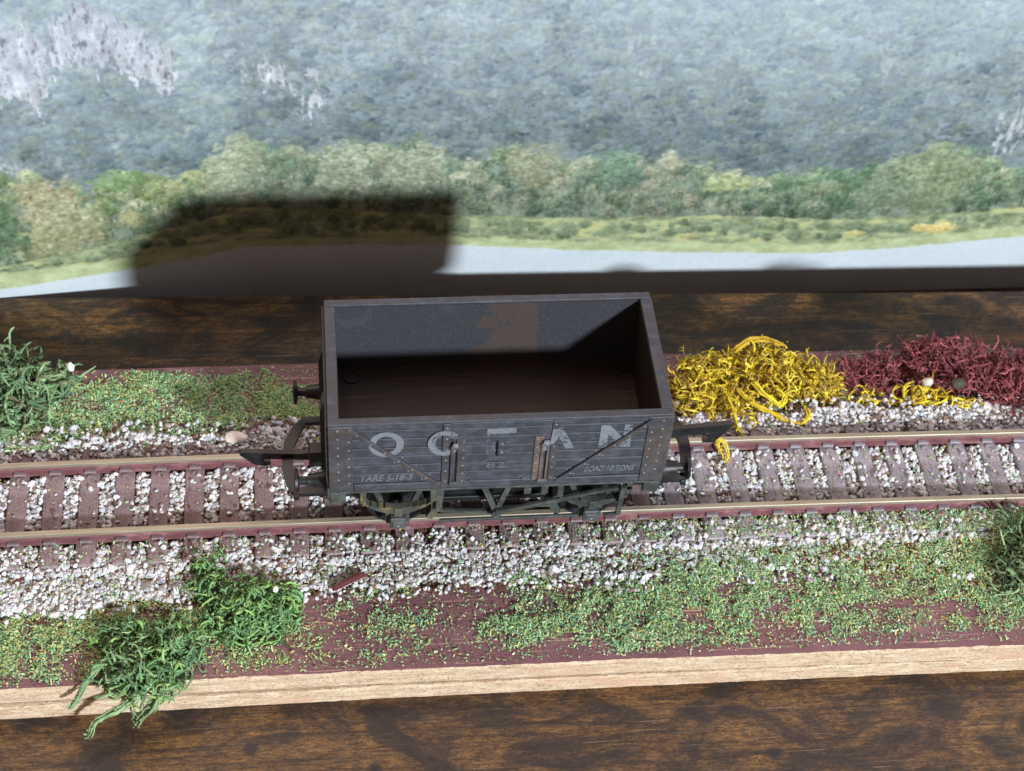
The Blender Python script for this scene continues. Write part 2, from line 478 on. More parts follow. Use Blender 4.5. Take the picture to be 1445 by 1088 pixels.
def paint_print():
    """canvas in display colour 0..255; row 0 is the top of the print"""
    R = np.random.default_rng(21)
    xs = s0 + (np.arange(Wd) + 0.5) / PX
    zs = z1 - (np.arange(Hd) + 0.5) / PX
    X, Z = np.meshgrid(xs, zs)
    n1 = vnoise(Hd, Wd, 90, 4, 1); n2 = vnoise(Hd, Wd, 14, 4, 2); n3 = vnoise(Hd, Wd, 4, 2, 3)
    C = np.zeros((Hd, Wd, 3))
    def curve(pts): 
        p = np.array(pts); return np.interp(xs, p[:, 0], p[:, 1])
    # wooded hillside
    t = smooth(Z, 5, 62)[..., None]
    C[:] = np.array([104, 122, 130]) * (1 - t) + np.array([138, 158, 162]) * t
    C += ((n1 - 0.5) * 70)[..., None] + ((n2 - 0.5) * 40)[..., None]
    def crown(cx, cz, rx, rz, col, seed, edge=0.35, sh=0.32, tex=26):
        x0 = int((cx - rx * 1.4 - s0) * PX); x1 = int((cx + rx * 1.4 - s0) * PX) + 1
        y0 = int((z1 - cz - rz * 1.4) * PX); y1 = int((z1 - cz + rz * 1.4) * PX) + 1
        x0 = max(x0, 0); y0 = max(y0, 0); x1 = min(x1, Wd); y1 = min(y1, Hd)
        if x1 - x0 < 2 or y1 - y0 < 2: return
        dx = (X[y0:y1, x0:x1] - cx) / rx; dz = (Z[y0:y1, x0:x1] - cz) / rz
        a = n2[y0:y1, x0:x1]; b = n3[(y0 + seed) % 60:(y0 + seed) % 60 + (y1 - y0), x0:x1]
        if b.shape != a.shape: b = n3[y0:y1, x0:x1]
        r_ = np.sqrt(dx * dx + dz * dz) + (a - 0.5) * 1.1 + (b - 0.5) * 0.5
        al = 1 - smooth(r_, 1 - edge, 1.0)
        shade = 1 + sh * (dz * 0.8 - dx * 0.25) 
        c = np.array(col)[None, None, :] * shade[..., None] + ((b - 0.5) * 2 * tex)[..., None] + ((a - 0.5) * tex)[..., None]
        C[y0:y1, x0:x1] = C[y0:y1, x0:x1] * (1 - al[..., None]) + c * al[..., None]
    tree_top = curve([(-128, 30), (-118, 33), (-104.7, 26.1), (-96.8, 19.5), (-89.7, 16), (-75.6, 17.3), (-63.2, 15.9), (-56.5, 21.8), (-51.7, 23.2), (-44, 21), (-31.5, 21), (-12.5, 21.4), (-6, 18.1), (0.4, 18.6), (10, 19.3), (20.2, 14.4), (29.7, 17.4), (36.4, 16.6), (48.2, 14.8), (64, 9.7), (73.8, 12.1), (87.6, 10.6), (95.5, 13.8), (98.2, 17), (109.9, 17.8), (120.5, 16.5), (124.7, 10.9), (150, 13)])
    # crowns far to near, in clusters so that the wood has gullies and lit shoulders
    big = vnoise(Hd, Wd, 70, 3, 41, 0.8); mid = vnoise(Hd, Wd, 30, 3, 42, 1.2)
    czs = np.sort(R.uniform(6.0, 67.5, 11500))[::-1]
    for k, cz in enumerate(czs):
        cx = s0 + R.random() * (s1 - s0)
        xi = int(np.clip((cx - s0) * PX, 0, Wd - 1)); yi = int(np.clip((z1 - cz) * PX, 0, Hd - 1))
        f = float(smooth(np.array(cz), 5, 62))
        col = (np.array([98, 116, 120]) * (1 - f) + np.array([140, 156, 158]) * f)
        col = col + (big[yi, xi] - 0.5) * 46 + (mid[yi, xi] - 0.5) * 46 + R.normal(0, 7)
        tint = R.random()
        if tint > 0.72: col = col + np.array([9, 10, -6])
        if tint < 0.12: col = col - np.array([18, 15, 8])
        s_ = float(np.clip(R.lognormal(-0.05, 0.42), 0.4, 2.6))
        crown(cx, cz, s_ * R.uniform(1.0, 1.6), s_ * R.uniform(0.8, 1.2), col, k % 53, 0.55, 0.16, 20)
    fine = vnoise(Hd, Wd, 2.2, 1, 77); fine2 = vnoise(Hd, Wd, 5, 2, 78, 0.7)
    C[:] = C * (1 + (fine - 0.5) * 0.08 + (fine2 - 0.5) * 0.18)[..., None]
    # pale limestone cliffs
    def poly_mask(P):
        P = np.array(P); inside = np.zeros(X.shape, bool)
        Xw = X + (n2 - 0.5) * 5; Zw = Z + (st - 0.5) * 13
        j = len(P) - 1
        for i in range(len(P)):
            xi, yi = P[i]; xj, yj = P[j]
            c = ((yi > Zw) != (yj > Zw)) & (Xw < (xj - xi) * (Zw - yi) / (yj - yi + 1e-9) + xi)
            inside ^= c; j = i
        return inside
    st = vnoise(Hd, Wd, 20, 6, 9, 0.24); crk = vnoise(Hd, Wd, 9, 4, 19, 0.35); ldg = vnoise(Hd, Wd, 7, 3, 29, 2.5); st2 = vnoise(Hd, Wd, 22, 4, 10, 0.8)
    def cliff(P, strength, thr):
        m = poly_mask(P).astype(float) * smooth(st2 * 0.6 + st * 0.4, thr, thr + 0.10) * strength
        c = 186 + (st - 0.5) * 110 + (st2 - 0.5) * 50 + (ldg - 0.5) * 46 + (n3 - 0.5) * 26 - 66 * (1 - smooth(crk, 0.30, 0.42))
        m = m * (1 - 0.75 * smooth(ldg * 0.5 + crk * 0.5, 0.60, 0.68))
        col = np.stack([c, c + 3, c + 7], -1)
        C[:] = C * (1 - m[..., None]) + col * m[..., None]
    cliff([(-104, 60), (-99.9, 57), (-94.9, 62.2), (-92.3, 56.6), (-90.2, 48.2), (-93.2, 45), (-94, 36), (-97.8, 43.1), (-106, 46)], 1.0, 0.24)
    cliff([(-91.4, 56.2), (-87.4, 61.9), (-81.8, 62.5), (-76.8, 57), (-72, 55.2), (-68, 51), (-65.2, 45.5), (-67.3, 38.0), (-73.3, 41.6), (-78.6, 47.2), (-85.6, 48.3), (-90.1, 50.8)], 1.0, 0.16)
    cliff([(-54.8, 44.1), (-55, 47.3), (-46.1, 45.3), (-36.2, 42.7), (-33.9, 33.9), (-38.5, 30), (-41.6, 36.9), (-49.3, 39)], 0.95, 0.44)
    cliff([(119.9, 18.7), (120.4, 29.2), (123.4, 35.3), (130, 40), (128, 20), (122.6, 13.3)], 0.8, 0.46)
    cliff([(76, 50), (84, 52), (96, 42), (92, 36), (80, 44)], 0.35, 0.52)
    cliff([(-14, 52), (-8, 56), (-6, 44), (-12, 40)], 0.4, 0.52)
    cliff([(30, 52), (36, 55), (35, 42), (28, 40)], 0.4, 0.54)
    cliff([(-108, 26.5), (-92, 24), (-92, 20), (-108, 22)], 0.55, 0.45)
    # haze lightens the upper hillside
    hz = (smooth(Z, 18, 66) * (0.12 + 0.26 * smooth(X, -40, 100)))[..., None]
    C[:] = C * (1 - hz) + np.array([176, 198, 204]) * hz
    # tree belt
    base_z = curve([(-128, -7), (-109.5, -6.1), (-88.8, -4.5), (-69.3, -1), (-52.8, 2.2), (-5.4, -1), (21.6, -2.9), (55.8, -3.2), (91.2, -5.5), (108.5, -3.6), (150, -2.3)])
    Tt = tree_top[None, :]; 
    m = (1 - smooth(Z - Tt - (n2 - 0.5) * 5, -4.5, -1.5))[..., None]
    C[:] = C * (1 - m) + (np.array([106, 122, 104]) + ((n2 - 0.5) * 60)[..., None]) * m
    kinds = [((142, 152, 126), .28), ((118, 138, 108), .26), ((90, 118, 94), .20), ((158, 160, 134), .13), ((106, 128, 112), .13)]
    for layer in range(7):
        f = layer / 6
        for k in range(90):
            cx = s0 + R.random() * (s1 - s0)
            tt = np.interp(cx, xs, tree_top); bb = np.interp(cx, xs, base_z)
            rr = R.uniform(1.2, 4.0) * (1 - 0.25 * f)
            cz = tt - rr * 0.9 - f * (tt - bb - rr * 1.3) * 0.95 + R.normal(0, 0.6)
            u = R.random(); acc = 0
            for col, p in kinds:
                acc += p
                if u <= acc: break
            col = np.array(col, float) + R.normal(0, 6)
            if cx < -58: col = col + np.array([8, 5, -22]) * R.uniform(0.2, 1)
            if 60 < cx: col = col + np.array([-10, -3, -8])
            col = col * (1 - 0.20 * f)
            crown(cx, cz, rr * R.uniform(0.8, 1.3), rr, col, k, 0.55, 0.26, 30)
            for q in range(16):
                a_ = R.random() * 6.28; d_ = R.random() ** 0.5
                px_, pz_ = cx + math.cos(a_) * rr * d_, cz + math.sin(a_) * rr * d_ * 0.9
                crown(px_, pz_, rr * R.uniform(0.14, 0.3), rr * R.uniform(0.12, 0.24), col + 16 * math.sin(a_) + R.normal(0, 9), q * 7 + k, 0.7, 0.3, 30)
    for k in range(420):
        cx = s0 + R.random() * (s1 - s0)
        tt = np.interp(cx, xs, tree_top); bb = np.interp(cx, xs, base_z)
        cz = bb + (tt - bb) * R.uniform(0.02, 0.6)
        crown(cx, cz, R.uniform(0.15, 0.5), R.uniform(0.6, 2.0), (74, 92, 76), k, 0.8, 0.1, 16)
    def bush(cx, cz, rx, rz, col, n, jit=11, sub=0.12):
        crown(cx, cz, rx, rz, col, 3, 0.4, 0.22, 24)
        for q in range(n):
            a_ = R.random() * 6.28; d_ = R.random() ** 0.5
            crown(cx + math.cos(a_) * rx * d_, cz + math.sin(a_) * rz * d_, rx * sub * R.uniform(.7, 1.3), rx * sub * 0.8, np.array(col) + math.sin(a_) * d_ * 16 + R.normal(0, jit), q, 0.75, 0.22, 30)
    bush(-97, 11, 8, 9, (150, 142, 108), 110)
    bush(-93, 4, 8, 9, (148, 146, 112), 110)
    bush(-100, 1, 9, 6, (140, 142, 100), 80)
    bush(-109, 9, 8, 14, (88, 116, 84), 90, 9, 0.16)
    bush(-81, 16, 7, 3, (116, 148, 92), 40)
    bush(-55, 15, 7, 9, (146, 156, 128), 150)
    bush(-30, 14, 6.5, 8, (146, 154, 130), 150)
    bush(-14, 13, 7, 8.5, (142, 150, 126), 150)
    bush(13, 13, 7, 7, (138, 144, 116), 150)
    bush(33, 12, 6, 6, (100, 130, 108), 50)
    bush(109, 7, 11, 11, (122, 138, 104), 240, 9, 0.14)
    bush(98, 3, 8, 7, (112, 132, 104), 60)
    bush(60, 7, 8, 3, (158, 172, 120), 30)
    ft = vnoise(Hd, Wd, 2.0, 1, 87); ft2 = vnoise(Hd, Wd, 6, 3, 88)
    m = (1 - smooth(Z - tree_top[None, :], -2, 2))[..., None]
    C[:] = C * (1 + m * (((ft - 0.5) * 0.22 + (ft2 - 0.5) * 0.34)[..., None]))
    # dark line where the trees meet the meadow, then hedge and gorse
    hd = curve([(-128, -8), (-109.5, -4.5), (-88.8, -2.5), (-69.3, -0.1), (-52.8, 2.6), (-5.4, -1), (21.6, -2.9), (55.8, -3.2), (91.2, -5.3), (108.5, -4.2), (150, -1.5)])[None, :]
    gr = curve([(-128, -6.5), (-109.7, -6.2), (-89.5, -7.8), (-69.9, -7), (-53.4, -7.4), (-5.1, -8.2), (22.2, -10.4), (57.1, -12.1), (83.9, -13.4), (110.2, -11.6), (150, -7)])[None, :]
    sh_ = curve([(-128, -11), (-110.6, -11.1), (-70.3, -11.2), (-53.5, -9.9), (-28.6, -10.2), (-5, -10.9), (22.5, -13.4), (57.6, -15.4), (84.4, -16.4), (102.1, -15.5), (119.8, -13.8), (150, -11)])[None, :]
    m = (1 - smooth(Z - hd - (n2 - 0.5) * 1.5, -0.5, 0.3))[..., None]
    n5 = vnoise(Hd, Wd, 7, 4, 31, 2.6)
    hc = np.array([136, 150, 104]) + ((n5 - 0.5) * 110)[..., None] + ((n3 - 0.5) * 40)[..., None]
    C[:] = C * (1 - m) + hc * m
    mm = smooth(n5, 0.58, 0.7)[..., None] * m
    C[:] = C * (1 - mm) + np.array([178, 180, 110]) * mm
    for k in range(170):
        cx = s0 + R.random() * (s1 - s0)
        a_ = np.interp(cx, xs, hd[0]); b_ = np.interp(cx, xs, gr[0])
        cz = b_ + (a_ - b_) * R.uniform(0.25, 0.75)
        crown(cx, cz, R.uniform(1.2, 2.8), max(0.6, (a_ - b_) * 0.22), np.array([104, 124, 88]) + R.normal(0, 10), k, 0.6, 0.25, 26)
    bush(113, -8.6, 6, 1.7, (212, 188, 104), 50)
    bush(93, -10, 3, 1.1, (186, 176, 100), 24)
    bush(52, -9.4, 2.5, 0.9, (176, 172, 100), 16)
    m = (1 - smooth(Z - gr - (n2 - 0.5) * 1.2, -0.4, 0.4))[..., None]
    gc = np.array([168, 182, 124]) + ((n5 - 0.5) * 50)[..., None] + ((n3 - 0.5) * 22)[..., None]
    C[:] = C * (1 - m) + gc * m
    m = (1 - smooth(Z - sh_ - (n2 - 0.5) * 0.7, -0.2, 0.2))[..., None]
    wc = np.array([184, 196, 206]) + ((n3 - 0.5) * 10)[..., None] + ((n1 - 0.5) * 14)[..., None]
    C[:] = C * (1 - m) + wc * m
    g_ = C.mean(-1, keepdims=True)
    C[:] = C * 0.74 + g_ * 0.26
    C[:] = 126 + (C - 126) * 0.93 + 2
    v = smooth(Z, -8, 2)[..., None] * (1 - smooth(Z, 14, 60)[..., None])
    C[:] = C - np.array([4.0, 3.0, 7.0]) * v
    wv = smooth(Z, 10, 66)[..., None] * 0.08
    C[:] = C * (1 - wv) + np.array([190, 206, 212]) * wv
    hill = smooth(Z - tree_top[None, :], -2, 3)[..., None]
    C[:] = C * (1 - hill * 0.07) 
    C[:] = C * np.array([0.975, 0.985, 0.99]) + hill * np.array([1.0, 1.0, 7.0])
    P_ = np.pad(C, ((1, 1), (1, 1), (0, 0)), 'edge')
    B_ = (P_[:-2, 1:-1] + P_[2:, 1:-1] + P_[1:-1, :-2] + P_[1:-1, 2:] + 2 * C) / 6
    return np.clip(B_ * 0.96, 8, 245)

canvas = paint_print()
canvas = canvas / 255.0
canvas = np.where(canvas <= 0.04045, canvas / 12.92, ((canvas + 0.055) / 1.055) ** 2.4)
back = thing('landscape_backdrop', 'printed card backdrop showing a hazy wooded hillside, cliffs and a lake shore', 'backdrop', (0, 80, ZT - 17))
k = NT('landscape_print', 0.7, 0.25)
k.color(k.attr())
PRINT = k.m
k = NT('card_backing', 0.85, 0.2); k.color(k.mix(k.noise(0.5), lin(196, 190, 180), lin(176, 168, 158))); CARD = k.m
def panel(name, i0, i1, label):
    """cells i0..i1 of the print as a thin sheet with a back"""
    cols = np.arange(i0, i1 + 1); rows = np.arange(Hd)
    s_ = s0 + (cols + 0.5) / PX
    x = np.where(s_ < -53.5, -53.5 + (s_ + 53.5) * 0.9802, s_)
    y = np.where(s_ < -53.5, 80 + (s_ + 53.5) * 0.198, 80.0)
    zz = z1 - (rows + 0.5) / PX
    Xg, Zg = np.meshgrid(x, zz); Yg = np.broadcast_to(y, Xg.shape)
    V = np.stack([Xg, Yg - 80, Zg - (ZT - 17)], -1).reshape(-1, 3)
    nc = len(cols); idx = np.arange(Hd * nc).reshape(Hd, nc)
    F = np.stack([idx[:-1, :-1], idx[1:, :-1], idx[1:, 1:], idx[:-1, 1:]], -1).reshape(-1, 4)
    me = np_mesh('print_sheet', V, F, canvas[:, i0:i1 + 1].reshape(-1, 3), True)
    o = link('printed_panel', me, PRINT, back)
    if label: tag(o, label)
    # card behind the print
    V2 = []; 
    for yo in (0.06, 0.9):
        for z_ in (z1 - 0.1, z0 + 0.1):
            for j in range(0, nc, 6): V2.append((x[j], y[j] - 80 + yo, z_ - (ZT - 17)))
    q = len(range(0, nc, 6)); F2 = []
    for j in range(q - 1):
        for a, b in ((0, 1), (1, 3), (3, 2), (2, 0)):
            F2.append((a * q + j, a * q + j + 1, b * q + j + 1, b * q + j))
    F2.append((0, q, 3 * q, 2 * q)); e = q - 1; F2.append((e, q + e, 3 * q + e, 2 * q + e))
    link('card_backing', np_mesh('card', V2, F2), CARD, o)
ic = int((-53.5 - s0) * PX)
panel('printed_panel', 0, ic, 'left panel folded slightly forward')
panel('printed_panel', ic, Wd - 1, None)

# ------------------------------------------------------------------ track
track = thing('railway_track', 'straight model railway track with maroon webbed rails and brown sleepers', 'track', (0, 0, ZB))
def rail(yc, seed):
    # local z: base of track at 0, rail top 4.6
    xs = np.linspace(-150, 150, 121)
    head = [(-0.54, 3.75), (-0.58, 4.48), (-0.48, 4.6), (0.48, 4.6), (0.58, 4.48), (0.54, 3.75)]
    web = [(-0.55, 3.80), (-0.24, 3.55), (-0.24, 2.55), (-1.15, 2.32), (-1.15, 2.08), (1.15, 2.08), (1.15, 2.32), (0.24, 2.55), (0.24, 3.55), (0.55, 3.80)]
    def sweep(prof, name, mat, par):
        n = len(prof); V = []; F = []
        for x in xs: V += [(x, yc + y + bend(x), z) for y, z in prof]
        for i in range(len(xs) - 1):
            for k_ in range(n): F.append((i * n + k_, i * n + (k_ + 1) % n, (i + 1) * n + (k_ + 1) % n, (i + 1) * n + k_))
        me = np_mesh(name, V, F)
        bm = bmesh.new(); bm.from_mesh(me); bm.verts.ensure_lookup_table()
        bm.faces.new([bm.verts[k_] for k_ in range(n)]); bm.faces.new([bm.verts[(len(xs) - 1) * n + k_] for k_ in range(n)])
        bmesh.ops.recalc_face_normals(bm, faces=bm.faces); bm.to_mesh(me); bm.free()
        return link(name, me, mat, par)
    r_ = sweep(web, 'rail', M['web'], track)
    sweep(head, 'rail_head', M['head'], r_)
rail(8.7, 1); rail(-8.7, 2)
PITCH = 6.956; XS0 = -91.006
slx = [XS0 + PITCH * k for k in range(-8, 35)]
def sleeper_mesh():
    m = MB()
    R = random
    m.box(-1.95, 1.95, -15.2, 15.2, 0.1, 2.05, 0.22)
    for yc in (8.7, -8.7):      # chairs that hold the rail
        for sgn in (1, -1):
            m.box(-1.25, 1.25, yc + sgn * 0.75 - 0.55, yc + sgn * 0.75 + 0.55, 2.0, 2.75, 0.18)
            m.box(-0.55, 0.55, yc + sgn * 1.9 - 0.35, yc + sgn * 1.9 + 0.35, 2.0, 2.3, 0.1)
    # moulded wood grain
    for q in range(7):
        x = R.uniform(-1.5, 1.5); y = R.uniform(-14, 10)
        m.box(x - 0.05, x + 0.05, y, y + R.uniform(2, 5), 2.0, 2.11)
    return m
sl0 = sleeper_mesh().build('sleeper', M['sleeper'], track)
slm = [sl0.data] + []
for v in range(3):
    o_ = sleeper_mesh().build('sleeper', M['sleeper'], track); slm.append(o_.data); bpy.data.objects.remove(o_)
slm_glare = []
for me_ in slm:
    q_ = me_.copy(); q_.materials.clear(); q_.materials.append(M['sleeper_glare']); slm_glare.append(q_)
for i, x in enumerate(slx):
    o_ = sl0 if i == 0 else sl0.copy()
    if i: COL.objects.link(o_); o_.data = (slm if x < 30 else slm_glare)[i % 4]
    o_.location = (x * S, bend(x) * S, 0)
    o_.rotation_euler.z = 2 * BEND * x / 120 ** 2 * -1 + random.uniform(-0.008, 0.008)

# ------------------------------------------------------------------ ballast, grass
def world_noise(cell, seed):
    g = vnoise(90 * 2, 260 * 2, cell * 2, 3, seed)
    def f(x, y):
        xi = np.clip(((np.asarray(x) + 130) * 2).astype(int), 0, 519); yi = np.clip(((np.asarray(y) + 45) * 2).astype(int), 0, 179)
        return g[yi, xi]
    return f
nA = world_noise(9, 5); nB = world_noise(3, 6); nC = world_noise(20, 8)
# brown glued bed beneath the stones
xs = np.arange(-140, 140.1, 0.7); ys = np.arange(-26, 21.1, 0.7)
Xg, Yg = np.meshgrid(xs, ys)
Zg = ZB + 0.25 + 0.9 * smooth(21 - np.abs(Yg + 1.5), 0, 7) + (nB(Xg, Yg) - 0.5) * 0.5 + rng.normal(0, 0.06, Xg.shape)
edge = smooth(np.where(Yg < 0, Yg + 24 + 4 * (nA(Xg, Yg) - 0.5), 19.5 - Yg), 0, 2.5)
Zg = np.where(edge < 0.02, ZB - 0.4, Zg * edge + (ZB - 0.1) * (1 - edge))
idx = np.arange(Xg.size).reshape(Xg.shape)
F = np.stack([idx[:-1, :-1], idx[:-1, 1:], idx[1:, 1:], idx[1:, :-1]], -1).reshape(-1, 4)
bed = link('ballast_bed', np_mesh('ballast_bed', np.stack([Xg, Yg + bend(Xg), Zg], -1).reshape(-1, 3), F, None, True), M['earth'])
tag(bed, kind='stuff')

ico = bmesh.new(); bmesh.ops.create_icosphere(ico, subdivisions=1, radius=1.0)
ICO_V = np.array([v.co[:] for v in ico.verts]); ICO_F = np.array([[v.index for v in f.verts] for f in ico.faces]); ico.free()
def stones(P, R, cols, name):
    n = len(P)
    q = rng.normal(size=(n, 4)); q /= np.linalg.norm(q, axis=1)[:, None]
    w, x, y, z = q.T
    Rm = np.stack([1 - 2 * (y * y + z * z), 2 * (x * y - z * w), 2 * (x * z + y * w), 2 * (x * y + z * w), 1 - 2 * (x * x + z * z), 2 * (y * z - x * w),
                   2 * (x * z - y * w), 2 * (y * z + x * w), 1 - 2 * (x * x + y * y)], -1).reshape(n, 3, 3)
    jit = rng.uniform(0.62, 1.28, size=(n, len(ICO_V), 1))
    ax = rng.uniform(0.55, 1.2, size=(n, 1, 3))
    V = np.einsum('nij,nkj->nki', Rm, ICO_V[None] * jit * ax) * R[:, None, None] + P[:, None, :]
    F = (ICO_F[None] + (np.arange(n) * len(ICO_V))[:, None, None]).reshape(-1, 3)
    c = np.repeat(cols, len(ICO_V), axis=0)
    return np_mesh(name, V.reshape(-1, 3), F, c)
def band_density(x, y):
    """how thickly the pale stones lie at a point of the base, 0..1 (y measured across the straightened track)"""
    a = nA(x, y); b = nB(x, y)
    d = np.zeros_like(x)
    front_lim = -22.8 + 3.0 * (a - 0.5) * 2 - 2.4 * smooth(-x, 62, 95) + 0.6 * smooth(x, 5, 30)
    fr = (y < -10) & (y > front_lim)
    thin = 1 - 0.5 * smooth(x, 0, 30) * (y < -17) - 0.08 * smooth(x, 25, 60) - 0.25 * smooth(x, 60, 85) * (y < -17)
    thin = np.clip(thin * (1 - 0.40 * smooth(x, -20, 10) * (b < 0.40)), 0.05, 1)
    d = np.where(fr, 1.0 * thin, d)
    d = np.where(np.abs(y) <= 10, 0.95, d)
    back_lim = 17.2 + 2.0 * (a - 0.5) * 2 + 1.5 * smooth(x, 30, 60)
    d = np.where((y > 10) & (y < back_lim), 0.9, d)
    d = np.where((y <= front_lim) & (y > front_lim - 3), 0.12, d)
    d = np.where((y >= back_lim) & (y < back_lim + 4), 0.08, d)
    return d
N = 76000
x = rng.uniform(-132, 132, N); y = rng.uniform(-27, 22, N)
keep = rng.random(N) < band_density(x, y)
x, y = x[keep], y[keep]
# off the rails, sparse on the sleepers
dx = np.abs((x - XS0 + PITCH / 2) % PITCH - PITCH / 2)
on_sl = (dx < 2.15) & (np.abs(y) < 15.4)
on_rail = np.abs(np.abs(y) - 8.7) < 1.5
p_sl = np.where((y < -11.0), 0.05 + 0.28 * smooth(nA(x, y), 0.52, 0.62), 0.025)
p_sl = np.where(y > 11.5, 0.22, p_sl)
keep = ~on_rail & ((~on_sl) | (rng.random(len(x)) < p_sl))
x, y, on_sl = x[keep], y[keep], on_sl[keep]
# gaps of bare brown earth just inside the near rail and by the far rail
bare = ((y > -7.6) & (y < -5.6)) | ((y > 9.8) & (y < 11.6))
keep = ~(bare & (rng.random(len(x)) < 0.72))
x, y, on_sl = x[keep], y[keep], on_sl[keep]
R = np.clip(rng.lognormal(-0.69, 0.24, len(x)), 0.26, 0.86) * np.where(on_sl, 0.9, 1.0) * (1 + 0.35 * (rng.random(len(x)) < 0.05))
z = np.where(on_sl, -2.5 + 0.2, ZB + 0.95 + rng.random(len(x)) * 0.95)
z = np.where((y < -10) & ~on_sl, ZB + 0.75 + rng.random(len(x)) * 0.85, z)
z = np.where(y < -17, ZB + 0.35 + rng.random(len(x)) * 0.7, z)
z = np.where(on_sl, z, z)
pal = np.array([lin(222, 222, 226)[:3], lin(206, 207, 212)[:3], lin(192, 197, 208)[:3], lin(214, 208, 204)[:3], lin(164, 156, 154)[:3], lin(134, 112, 102)[:3]])
ci = rng.choice(6, len(x), p=[.32, .22, .17, .13, .10, .06])
bro = bare[keep] | (rng.random(len(x)) < 0.05 + 0.5 * (nB(x, y) < 0.30))
ci = np.where(bro & (rng.random(len(x)) < 0.7), 5, ci)
cols = pal[ci] * rng.uniform(0.86, 1.0, (len(x), 1))
bal = link('ballast', stones(np.stack([x, y + bend(x), z], -1), R, cols, 'ballast'), M['stone'])
tag(bal, kind='stuff')

# grass flock
def grass_density(x, y):
    a = nA(x, y); c = nC(x, y); b2 = nB(x, y)
    d = np.zeros_like(x)
    # front: dense at left and right of centre, bare maroon patches between
    edge_f = -41 - bend(x)
    fr = (y < -14) & (y > -40.6)
    core = np.zeros_like(x)
    def blob(cx, cy, rx, ry, v):
        r_ = ((x - cx) / rx) ** 2 + ((y - cy) / ry) ** 2 + (a - 0.5) * 1.6
        return v * (1 - smooth(r_, 0.5, 1.15))
    for args in [(-95, -31, 17, 7.5, 1.0), (-76, -29, 14, 7, 0.9), (-88, -37, 22, 3.5, 0.35), (-52, -33, 14, 7, 0.35), (-36, -36, 20, 4, 0.20), (-26, -28, 12, 6, 0.30),
                 (5, -29, 13, 8, 1.0), (-2, -33, 9, 5, 0.5), (22, -30, 14, 8.5, 0.95), (40, -27, 16, 7, 0.9), (60, -26, 18, 7, 0.9), (80, -25, 18, 7, 0.85), (100, -27, 18, 8, 0.8), (30, -36, 26, 3.5, 0.45), (62, -35, 26, 4, 0.45),
                 (95, -36, 20, 3, 0.3), (70, -20, 26, 4, 0.22), (98, -17, 16, 7, 0.45), (118, -25, 18, 12, 0.8)]:
        core = np.maximum(core, blob(*args))
    d = np.where(fr, np.maximum(core * (0.12 + 0.75 * smooth(b2, 0.34, 0.66)), 0.035), d)
    # thin scatter over the near ballast, and all about the right-hand side
    d = np.maximum(d, np.where((y < -9.8) & (y > -25), 0.025 + 0.06 * smooth(x, 0, 30) + 0.03 * smooth(x, 35, 70) + 0.16 * smooth(x, 75, 105), 0))
    d = np.maximum(d, np.where(np.abs(y) < 7.2, 0.003 + 0.010 * smooth(x, 30, 60), 0))
    # back: green strip at left
    bk = (y > 14) & (y < 36.8)
    gb = np.zeros_like(x)
    for cx, cy, rx, ry, v in [(-100, 26, 22, 13, 0.8), (-78, 28, 17, 10, 0.95), (-58, 28, 16, 8, 0.9), (-45, 26, 12, 6, 0.7), (-72, 20, 24, 5, 0.5), (56, 24, 30, 6, 0.15)]:
        r_ = ((x - cx) / rx) ** 2 + ((y - cy) / ry) ** 2 + (a - 0.5) * 1.6
        gb = np.maximum(gb, v * (1 - smooth(r_, 0.5, 1.15)))
    d = np.where(bk, np.maximum(d, np.maximum(gb * (0.15 + 0.7 * smooth(b2, 0.32, 0.62)), 0.03)), d)
    return d
N = 860000
x = rng.uniform(-130, 130, N); y = rng.uniform(-40.6, 36.8, N)
keep = rng.random(N) < grass_density(x, y)
x, y = x[keep], y[keep]
keep = ~(np.abs(np.abs(y) - 8.7) < 1.0)
x, y = x[keep], y[keep]
n = len(x)
L = np.clip(rng.lognormal(-0.75, 0.42, n), 0.2, 1.3); Wt = rng.uniform(0.10, 0.26, n)
az = rng.uniform(0, math.tau, n); el = np.abs(rng.normal(0, 0.38, n))
dx = np.abs((x - XS0 + PITCH / 2) % PITCH - PITCH / 2)
zb = np.where(np.abs(y) < 15.2, np.where(dx < 2, -2.45, ZB + 1.9), ZB + 0.12 + 1.15 * smooth(23.5 + y, -3.5, 4.5) * (y < 0) + 0.9 * smooth(20.5 - y, -3, 4) * (y > 0))
dens = grass_density(x, y)
zb = zb + rng.random(n) * (0.12 + 0.9 * dens)
d = np.stack([np.cos(az) * np.cos(el), np.sin(az) * np.cos(el), np.sin(el)], -1)
sd = np.stack([-np.sin(az), np.cos(az), rng.normal(0, 0.5, n)], -1)
P = np.stack([x, y + bend(x), zb], -1)
up3 = np.array([0, 0, 1.0]) * (0.12 * L)[:, None]
hL = (L / 2)[:, None]; hw = (Wt / 2)[:, None]
lift = d * hL
lift = lift * 1.0
A = P - lift - sd * hw; B = P - lift + sd * hw
Cc = P + up3 + sd * hw * 1.2; D = P + up3 - sd * hw * 1.2
E = P + lift + sd * hw * 0.7; G = P + lift - sd * hw * 0.7
off = np.array([0, 0, 1.0]) * (np.sin(el) * L / 2)[:, None]
V = np.stack([A + off, B + off, Cc + off, D + off, E + off, G + off], 1).reshape(-1, 3)
b0 = (np.arange(n) * 6)[:, None]
F = np.concatenate([b0 + np.array([[0, 1, 2, 3]]), b0 + np.array([[3, 2, 4, 5]])], 0)
gp = np.array([lin(*c)[:3] for c in [(150, 192, 136), (172, 200, 136), (130, 186, 148), (196, 216, 176), (202, 204, 140), (108, 142, 104), (204, 178, 110), (206, 116, 98), (140, 184, 172), (220, 214, 190)]])
warm = nC(x, y) + (nA(x, y) - 0.5) * 0.5
ci = rng.choice(10, n, p=[.22, .20, .14, .14, .11, .11, .025, .012, .018, .025])
